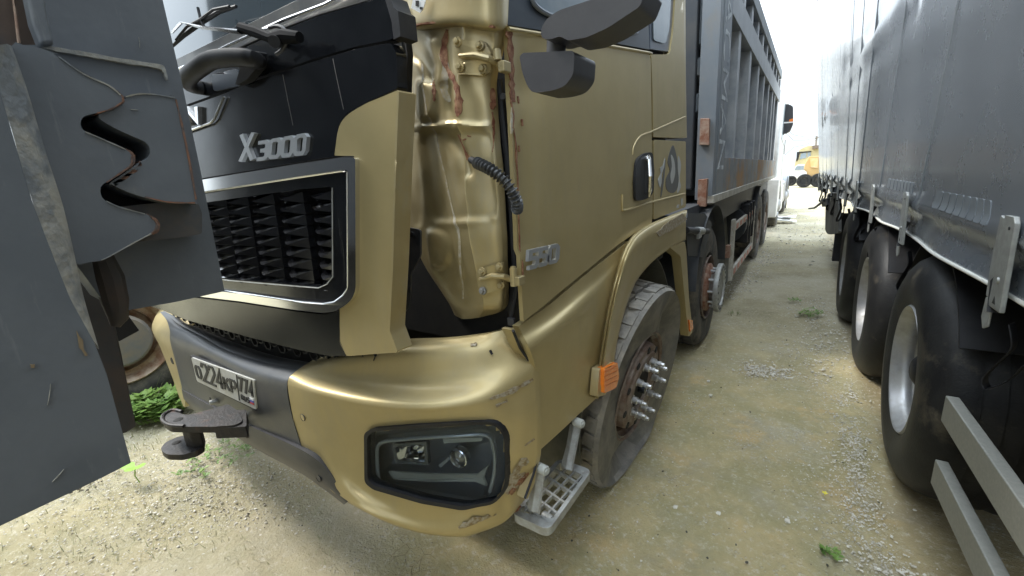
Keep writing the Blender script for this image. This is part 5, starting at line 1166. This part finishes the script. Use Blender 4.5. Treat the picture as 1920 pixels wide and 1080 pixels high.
# pale bars on the curtain
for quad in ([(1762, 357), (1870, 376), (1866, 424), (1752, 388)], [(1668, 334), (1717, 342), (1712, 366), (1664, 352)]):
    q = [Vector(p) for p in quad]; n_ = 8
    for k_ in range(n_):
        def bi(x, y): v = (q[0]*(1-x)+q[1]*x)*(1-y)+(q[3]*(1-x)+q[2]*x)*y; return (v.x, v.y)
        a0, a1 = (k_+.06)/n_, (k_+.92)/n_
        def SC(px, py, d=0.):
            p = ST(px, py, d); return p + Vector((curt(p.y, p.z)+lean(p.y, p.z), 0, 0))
        panel('pale_bar', fil([bi(a0, 0), bi(a1, 0), bi(a1, 1), bi(a0, 1)], 3), SC, .002, TN, CANVL, C, d=.002, step=6, bevel=0)
def buckle(u, first=False):
    w_ = .038
    def P_(a, off, z): return tp(u+a, off, z)
    def plate(name, pts, off, th, m, parent, bev=.003):
        bm = NB(); prism(bm, [P_(a, off, z) for a, z in pts], (th, 0, 0)); return link(name, bm, m, parent, bevel=bev)
    b = plate('curtain_buckle', [(-w_, 1.035), (-w_*.9, 1.27), (-w_*.6, 1.285), (w_*.8, 1.285), (w_*.9, 1.22), (w_, 1.12), (w_, 1.035)], -.028, .012, GALV, C)
    plate('buckle_lever', [(w_*1.1, 1.05), (w_*1.0, 1.14), (w_*1.1, 1.27), (w_*2.2, 1.28), (w_*2.6, 1.14), (w_*2.4, 1.05)], -.020, .010, GALV, b)
    plate('buckle_tongue', [(w_*.9, .975), (w_*.9, 1.05), (w_*2.2, 1.05), (w_*2.3, .99), (w_*1.7, .96)], -.022, .006, GALV, b)
    bm = NB(); lathe(bm, [(0, .006), (.007, .005), (.010, 0)], P_(0, -.028, 1.115), (-1, 0, 0), 14); link('rivet', bm, GALV, b)
    bm = NB(); lathe(bm, [(0, .002), (.004, .002), (.005, 0)], P_(-w_*.3, -.028, 1.255), (-1, 0, 0), 10); link('eyelet', bm, VOID, b)
    plate('buckle_slot', [(-.006, 1.05), (.012, 1.05), (.004, 1.07)], -.0295, .002, VOID, b, 0)
    bm = NB(); s_ = [(w_*.6, -.02, 1.02), (w_*1.5, -.015, 1.10), (w_*1.2, -.0, 1.14)]; tube(bm, [P_(a, o, z) for a, o, z in s_], .012, 4, flat=.15); link('ratchet_strap', bm, BLK, b)
    # dangling black strap
    bm = NB(); pts = [P_(.0, .0, 1.0), P_(-.01, .01, .94), P_(.02, .0, .88), P_(.05, -.01, .82), P_(.045, 0, .79), P_(.0, .02, .84), P_(-.03, .03, .9)]
    cp_ = catm(pts, 5); prev = None
    for p in cp_:
        q = [bm.verts.new(p+Vector((0, -.018, 0))), bm.verts.new(p+Vector((.02, .018, 0)))]
        if prev: bm.faces.new((prev[0], prev[1], q[1], q[0]))
        prev = q
    thicken(bm, (.003, 0, 0)); link('hanging_strap', bm, BLK, b)
for u in (.72, 1.635, 2.80, 3.74, 4.50, 5.25, 6.0, 6.75, 7.5, 8.3, 9.1): buckle(u)
tbox('side_rave', -2.6, 9.7, .05, .12, 1.08, 1.22, BLK); tbox('chassis_beam', -2.6, 9.6, .7, .85, .75, 1.2, VOID); tbox('chassis_beam', -2.6, 9.6, 1.6, 1.75, .75, 1.2, VOID)
tbox('trailer_floor', -2.6, 9.7, .1, 2.45, 1.14, 1.21, VOID)
tbox('under_trailer_shade_box', -.4, 1.62, .16, .75, .40, 1.06, VOID, bev=.02)  # black box added to stand for the deep shade under the trailer
tbox('rear_mudflap', 6.25, 6.32, .02, .42, .30, .86, BLK); 
panel('grey_spray_flap', fil([(1552, 362), (1572, 362), (1572, 437), (1552, 440), (1547, 432), (1548, 380)], 4), ST, .03, TN, mat('flap_grey', (.16, .155, .14), .7, 0, (.10, .10, .09), 5), C, step=0, d=-.02, bevel=.004)
panel('coupling_box', [(1540, 372), (1550, 372), (1550, 384), (1541, 388)], ST, .04, TN, BLK, C, step=0, d=.01)
bm = NB(); tube(bm, [ST(x, y, d_) for x, y, d_ in ((1545, 376, .02), (1530, 388, .02), (1526, 390, .02), (1517, 391, .02))], .02, 6); link('crank_handle', bm, BLK, C)
for k_, (x, y, ww, hh) in enumerate(((1536, 345, 5, 24), (1541, 352, 5, 18), (1534, 338, 3, 12), (1547, 348, 4, 14))): panel('rear_lamp_bracket', jag([(x-ww/2, y-hh/2), (x+ww/2, y-hh/2), (x+ww/2, y+hh/2), (x-ww/2, y+hh/2)], 1, 2, k_), ST, .05, TN, BLK, C, step=0)
# faint red band and blue print on the curtain's far end are reflections in the photo; only the marker strip is solid
# trailer wheels
for i, (cx_, cy_, cz_) in enumerate(((.432, 2.50, .50), (.381, 3.75, .50), (.331, 4.97, .51))):
    c = (cx_+.012, cy_, cz_); bm = NB(); R_ = cz_+.035
    prof = [(.285, -.015), (.30, .012), (.36, .032), (.43, .028), (.475, .010), (.505, -.012), (.525, -.045), (R_, -.09)]
    for a_ in (.11, .112, .17, .172, .22, .222, .28): prof.append((R_-(.012 if a_ in (.112, .172, .222) else 0), -a_))
    prof += [(R_-.01, -.33), (.50, -.37), (.43, -.41), (.30, -.39)]
    lathe(bm, prof, c, (-1, 0, 0), 72)
    for v in bm.verts:
        if v.co.z < .03: k_ = .03-v.co.z; v.co.z = .03-.035*(1-math.exp(-k_/.035)); v.co.x += -.02*min(1, k_/.05)*(1 if v.co.x < c[0]+.1 else -1)
    link('tyre', bm, TYREC, C, sharp=35)
    bm = NB(); lathe(bm, [(.298, .010), (.292, .018), (.284, .012), (.280, -.005), (.262, -.02), (.258, -.06), (.262, -.065), (.250, -.075), (.246, -.15), (.240, -.185), (.225, -.20), (.17, -.215), (.13, -.20), (.12, -.20)], c, (-1, 0, 0), 64); rim = link('rim', bm, SILVER, C, sharp=50)
    bm = NB(); lathe(bm, [(.12, -.20), (.115, -.06), (.085, -.045), (.05, -.02), (.04, -.015), (0, -.015)], c, (-1, 0, 0), 28); link('hub_cap', bm, BLK, rim)
    for k_ in range(10):
        a = 2*math.pi*k_/10; bm = NB(); rod(bm, (c[0]+.215, c[1]+.145*math.cos(a), c[2]+.145*math.sin(a)), (c[0]+.165, c[1]+.145*math.cos(a), c[2]+.145*math.sin(a)), .014, 6); link('wheel_nut', bm, GALV, rim)
    arch_liner('mudguard', cy_, cz_, .60, cx_+.04, cx_+.42, math.radians(8), math.radians(150), BLK, C, n_=16, th=.01)
    bm = NB(); prism(bm, [(cx_+.05, cy_+.62, cz_+.14), (cx_+.05, cy_+.62, .36), (cx_+.05, cy_+.60, .30), (cx_+.40, cy_+.60, .30), (cx_+.40, cy_+.62, cz_+.14)], (0, .012, 0)); link('mud_flap', bm, BLK, C)
    bm = NB(); tyre_mesh(bm, (cx_+2.35, cy_, cz_), (1, 0, 0), R_, .37, .29, squash=.01); link('tyre', bm, TYREC, C)
    bm = NB(); rod(bm, (cx_+.2, cy_, cz_), (cx_+2.3, cy_, cz_), .07, 12); link('axle', bm, VOID, C)
# guard rails
p1, p1b = ST(1771, 738), ST(1765, 791); p2, p2b = ST(1751, 856), ST(1746, 909)
for p, q in ((p1, p1b), (p2, p2b)):
    tbox('guard_rail', -2.4, (p.y+q.y)/2, 0, .035, q.z, p.z, RAILG, bev=.004)
for u in (1.18, -.2, -1.6): tbox('rail_post', u, u+.06, .04, .09, p2b.z-.03, 1.1, GALV)
tbox('landing_leg', -1.9, -1.75, .35, .5, .0, 1.1, GALV)

# ================================================================== BEYOND: white tractor, yellow truck, loader, car
Wt = thing('white_tractor_unit', 'white cab-over tractor unit behind the tipper body with a large dark mirror', 'truck', (-1.85, 14, 0))
wx = -.60
bm = NB(); prism(bm, [(wx, 11.2, .75), (wx, 11.05, 1.6), (wx, 11.35, 2.6), (wx, 11.6, 3.7), (wx, 13.6, 3.75), (wx, 13.6, .75)], (-2.45, 0, 0)); cb = link('cab', bm, WHITEP, Wt, bevel=.05)
prism_b = NB(); prism(prism_b, [(wx+.012, 11.6, 2.0), (wx+.012, 11.75, 2.75), (wx+.012, 12.6, 2.75), (wx+.012, 12.6, 1.9)], (-.02, 0, 0)); link('side_window', prism_b, SIDEGLASS, Wt)
wbox('door_seam', (wx-.01, 12.75, 1.0), (wx+.004, 12.765, 3.0), BLK, Wt, 0); wbox('side_vent', (wx-.01, 13.1, 1.7), (wx+.006, 13.3, 2.05), BLK, Wt, .004)
bm = NB(); prism(bm, [(wx+.05, 10.9, .35), (wx+.05, 11.0, 1.15), (wx+.05, 11.5, 1.3), (wx+.05, 11.6, .75), (wx+.05, 11.25, .35)], (-.25, 0, 0)); link('bumper_end', bm, WHITEP, Wt, bevel=.02)
wbox('entry_step', (wx-.2, 13.0, .3), (wx+.03, 13.7, .95), WHITEP, Wt, .03); wbox('tank', (wx-.55, 13.9, .4), (wx+.02, 15.1, 1.0), SILVER, Wt, .06)
wbox('chassis', (wx-1.7, 13.6, .7), (wx-.7, 18, .95), VOID, Wt, .01)
for yc in (12.35, 15.9, 17.2):
    bm = NB(); tyre_mesh(bm, (wx, yc, .50), (1, 0, 0), .52, .30, .28, squash=.01, bulge=.015, lugs=0); link('tyre', bm, TYRE, Wt)
    bm = NB(); lathe(bm, [(.285, .015), (.27, 0), (.24, -.05), (.15, .02), (.1, .06), (0, .07)], (wx, yc, .5), (1, 0, 0), 28); link('rim', bm, SILVER, Wt)
    arch_liner('wheel_arch', yc, .5, .60, wx-.35, wx+.02, math.radians(0), math.radians(180), WHITEP if yc < 13 else BEDG, Wt)
m_ = NB(); y_ = 12.0
pts = fil([(1466, 196), (1478, 195), (1487, 199), (1487, 232), (1481, 246), (1472, 251), (1465, 248), (1463, 215)], 3)
add_panel(m_, pts, S_y(11.9), .22, NYN, step=0); mr = link('side_mirror', m_, GREYPL, Wt, bevel=.02)
panel('mirror_split', [(1465, 229), (1487, 228), (1487, 230), (1465, 232)], S_y(11.9), .01, NYN, PAPER, mr, d=.004, step=0, bevel=0); panel('mirror_indicator', [(1480, 224), (1487, 222), (1487, 228), (1479, 228)], S_y(11.9), .01, NYN, ORANGE, mr, d=.005, step=0, bevel=0)
bm = NB(); rod(bm, aty(1466, 200, 12.0), aty(1458, 196, 12.0), .04, 8); rod(bm, aty(1468, 248, 12.0), aty(1459, 260, 12.0), .05, 8); link('mirror_bracket', bm, BLK, Wt)
bm = NB(); add_panel(bm, [(1455, 150), (1467, 128), (1474, 140), (1475, 165), (1470, 200), (1460, 205)], S_y(11.6), 1.6, NYN, step=0); link('roof_fairing', bm, WHITEP, Wt, bevel=.03)
# yellow dump truck, facing left and towards us
yd = 40.
def SY(y): return lambda a, b, d=0.: aty(a, b, y-d)
Yt = thing('yellow_truck', 'yellow-cabbed truck parked at the far end of the lane', 'truck', aty(1515, 335, yd))
zb = 0
panel('cab', fil([(1489, 313), (1492, 300), (1497, 285), (1500, 280), (1513, 274), (1536, 272), (1548, 275), (1548, 322), (1489, 322)], 2), SY(yd), 2.2, NYN, YELLOW, Yt, step=0, bevel=.06)
panel('windscreen', [(1496, 286), (1500, 285), (1497, 299), (1493, 303)], SY(yd), .05, NYN, BLK, Yt, d=.03, step=0, bevel=0); panel('side_window', [(1502, 288), (1512, 286), (1512, 296), (1499, 299)], SY(yd), .05, NYN, SIDEGLASS, Yt, d=.04, step=0, bevel=0)
panel('side_window', [(1514, 286), (1520, 285), (1520, 294), (1514, 295)], SY(yd), .05, NYN, SIDEGLASS, Yt, d=.04, step=0, bevel=0); panel('window_pillar', [(1494, 285), (1521, 283), (1521, 285), (1500, 287), (1495, 302), (1493, 302)], SY(yd), .05, NYN, BLK, Yt, d=.06, step=0, bevel=0)
panel('roof_box', [(1523, 273), (1537, 272), (1537, 278), (1523, 279)], SY(yd), .5, NYN, mat('brown_box', (.16, .12, .09), .7), Yt, d=.5, step=0); panel('dump_box', [(1530, 276), (1570, 262), (1570, 320), (1530, 322)], SY(yd+1), 2.0, NYN, YELLOW, Yt, step=0, bevel=.05)
for px in (1530,): 
    bm = NB(); p = aty(px, 325, yd+.3); c_ = Vector((p.x, yd+.3, .55)); lathe(bm, [(.0, .05), (.3, .05), (.3, .12), (.55, .12), (.58, 0), (.58, -.3)], c_, (0, -1, 0), 20); link('wheel', bm, TYREC, Yt)
Ld = thing('orange_loader', 'orange wheel loader standing in front of the yellow truck', 'loader', aty(1520, 335, 33))
panel('body', [(1507, 318), (1508, 310), (1513, 300), (1517, 293), (1536, 293), (1540, 300), (1540, 330), (1514, 331), (1512, 322)], SY(33), 1.6, NYN, LOADER, Ld, step=0, bevel=.05)
panel('engine_cover', [(1519, 297), (1534, 297), (1533, 315), (1520, 314)], SY(33), .05, NYN, mat('faded_orange', (.62, .45, .25), .7, 0, (.6, .38, .15), 3), Ld, d=.06, step=0, bevel=.01)
for px in (1509, 1535):
    bm = NB(); p = aty(px, 328, 32.6); lathe(bm, [(0, .08), (.2, .08), (.22, .12), (.38, .12), (.41, .05), (.41, -.35)], Vector((p.x, 32.6, .40)), (0, -1, 0), 24); link('wheel', bm, TYREC, Ld)
Cr = thing('white_car', 'white car parked left of the orange loader', 'car', aty(1498, 335, 36))
ft = [(1477, 331), (1478, 324), (1485, 320), (1491, 312), (1497, 308), (1508, 308), (1514, 315), (1516, 331)]
panel('car_body', fil(ft, 2), SY(36), 1.7, NYN, WHITEP, Cr, step=0, bevel=.06)
panel('side_glass', [(1489, 319), (1494, 311), (1507, 311), (1510, 318)], SY(36), .03, NYN, SIDEGLASS, Cr, d=.03, step=0, bevel=0)
for px in (1484, 1507):
    bm = NB(); p = aty(px, 330, 35.9); lathe(bm, [(0, .05), (.18, .05), (.2, .09), (.32, .09), (.34, 0), (.34, -.2)], Vector((p.x, 35.9, .33)), (0, -1, 0), 20); link('wheel', bm, TYREC, Cr)
# utility pole and wires
Pl = thing('utility_pole', 'thin wooden utility pole with a crossarm far behind the yellow truck', 'pole', (aty(1531, 300, 62).x, 62, 0))
bm = NB(); p = aty(1531.5, 255, 62); tube(bm, [(p.x, 62, 0), (p.x, 62, p.z)], [.16, .10], 8); link('shaft', bm, POLE, Pl)
bm = NB(); a, b = aty(1528, 259, 61.9), aty(1537, 257, 61.9); rod(bm, a, b, .07, 6); link('crossarm', bm, POLE, Pl)
wires = []
for k_, (y0, ym, y1) in enumerate(((256, 252, 232), (258, 262, 240), (262, 275, 300))):
    bm = NB(); tube(bm, [aty(x, y, d_) for x, y, d_ in ((1532, y0, 62), (1510, (y0+ym)/2+3, 58), (1488, ym+1, 54), (1462, y1, 50))], .02, 5, cap=False); link('cable', bm, WIRE, Pl)
# litter
bm = NB(); p = atz(1472, 418); rs = random.Random(2)
for k_ in range(5):
    q = p+Vector((rs.uniform(-.1, .1), rs.uniform(-.1, .1), .02+.03*k_)); vv = [bm.verts.new(q+Vector((dx*rs.uniform(.8, 1.3), dy*rs.uniform(.8, 1.3), rs.uniform(-.02, .05)))) for dx, dy in ((-.13, -.15), (.13, -.15), (.13, .15), (-.13, .15))]
    bm.faces.new(vv)
thicken(bm, (0, 0, .01)); tag(link('paper_litter', bm, PAPER, None, smooth=False), 'crumpled white paper lying on the ground near the white tractor', 'litter')
# weeds
def blade(bm, b, d, L_, w_, bend, n_=4):
    side = Vector((-d.y, d.x, 0)).normalized()*w_/2; prev = None
    for i in range(n_+1):
        t = i/n_; p = b+d*L_*t*bend+Vector((0, 0, 1))*L_*(t-(bend*.5)*t*t)*.9; k = side*(1-t*.95)
        q = (bm.verts.new(p-k), bm.verts.new(p+k))
        if prev: bm.faces.new((prev[0], prev[1], q[1], q[0]))
        prev = q
def weed(name, px, py, R, H_, n_, label, m=LEAF, w_=.012, cat='weed', group=None, leafy=False, seed=0):
    rs = random.Random(seed+int(px)); bm = NB(); c = atz(px, py)
    for _ in range(n_):
        a = rs.uniform(0, 6.28); r_ = R*math.sqrt(rs.random()); d = Vector((math.cos(a), math.sin(a), 0)); b = c+d*r_*.7
        h = H_*rs.uniform(.4, 1)*(1-.5*r_/R)
        if leafy:
            blade(bm, b, d, h, w_*.35, rs.uniform(.3, .8)); tip = b+d*h*.4+Vector((0, 0, h*.6))
            for _k in range(3):
                a2 = rs.uniform(0, 6.28); d2 = Vector((math.cos(a2), math.sin(a2), rs.uniform(0, .6))); s2 = Vector((-d2.y, d2.x, 0)).normalized()*w_*.6; e = tip+d2*w_*2.6
                q = [bm.verts.new(v) for v in (tip, (tip+e)/2+s2+Vector((0, 0, .003)), e, (tip+e)/2-s2)]; bm.faces.new(q)
        else: blade(bm, b, d, h, w_, rs.uniform(.2, 1.1))
    o = link(name, bm, m, None, smooth=False); tag(o, label, cat, group); return o
weed('weed', 306, 772, .26, .24, 320, 'dense green weed clump beneath the far end of the bumper', LEAF, .03, leafy=True)
weed('tall_grass', 268, 778, .10, .60, 7, 'tall pale grass stalks in front of the rusty wheel at left', STRAW, .012, 'grass')
weed('weed', 410, 855, .30, .035, 60, 'low sparse green weeds on the ground right of the tow hook', LEAF, .012, leafy=True)
weed('weed', 1517, 592, .10, .12, 26, 'small leafy weed in the lane near the trailer wheels', LEAF, .016, leafy=True)
weed('weed', 1488, 565, .06, .06, 16, 'tiny weed tuft left of and beyond the leafy lane weed', LEAF, .012, leafy=True)
weed('weed', 1376, 590, .09, .10, 30, 'pale grass tuft just behind the tyre with the round hub flange', STRAW, .006)
weed('weed', 1556, 1040, .035, .03, 18, 'low green weed on the gravel band at the bottom right', LEAF, .008, leafy=True)
weed('weed', 1190, 1000, .03, .02, 22, 'faint tuft of fine grass near the photo bottom right of the step', STRAW, .003)
# bright two-lobed seedling
bm = NB(); c = atz(262, 905); tube(bm, [c, c+Vector((0, -.01, .05)), c+Vector((.005, 0, .10))], .003, 6)
tip = c+Vector((.005, 0, .10))
for a, L_ in ((3.6, .10), (.5, .055), (5.2, .05)):
    d = Vector((math.cos(a), math.sin(a), .15)); s_ = Vector((-d.y, d.x, 0))*.03; q = [bm.verts.new(v) for v in (tip, tip+d*L_*.35+s_, tip+d*L_*.8+s_*.8, tip+d*L_, tip+d*L_*.8-s_*.8, tip+d*L_*.35-s_)]; bm.faces.new(q)
tag(link('seedling', bm, LEAFB, None, smooth=False), 'bright lime seedling with broad leaves below the hanging slab', 'seedling')
bm = NB(); c = atz(1546, 929)
for a in range(5):
    d = Vector((math.cos(a*1.257), math.sin(a*1.257), .3)); s_ = Vector((-d.y, d.x, 0))*.004; t0 = c+Vector((0, 0, .012)); bm.faces.new([bm.verts.new(v) for v in (t0, t0+d*.007+s_, t0+d*.013, t0+d*.007-s_)])
rod(bm, c, c+Vector((0, 0, .012)), .0012, 5); tag(link('flower', bm, FLOWER, None, smooth=False), 'tiny yellow flower at the edge of the gravel band', 'flower')
# sparse grass blades over the left foreground, beyond counting
bm = NB(); rs = random.Random(9)
for _ in range(1500):
    px, py = rs.uniform(-150, 620), rs.uniform(830, 1075)
    if noise.noise(Vector((px*.012, py*.02, 2))) < .02: continue
    b = atz(px, py); a = rs.uniform(0, 6.28); blade(bm, b, Vector((math.cos(a), math.sin(a), 0)), rs.uniform(.015, .06), .003, rs.uniform(.2, .9), 3)
for _ in range(900):
    px, py = rs.uniform(-100, 420), rs.uniform(745, 850); b = atz(px, py)
    if noise.noise(Vector((b.x*1.2, b.y*1.2, 5))) < .1: continue
    a = rs.uniform(0, 6.28); blade(bm, b, Vector((math.cos(a), math.sin(a), 0)), rs.uniform(.02, .09), .005, rs.uniform(.2, .9), 3)
o = link('ground_grass', bm, mat('thin_grass', (.25, .28, .12), .7, 0, (.34, .31, .18), 7), None, smooth=False, kind='stuff'); tag(o, 'thin scattered grass blades over the bare ground', 'grass')
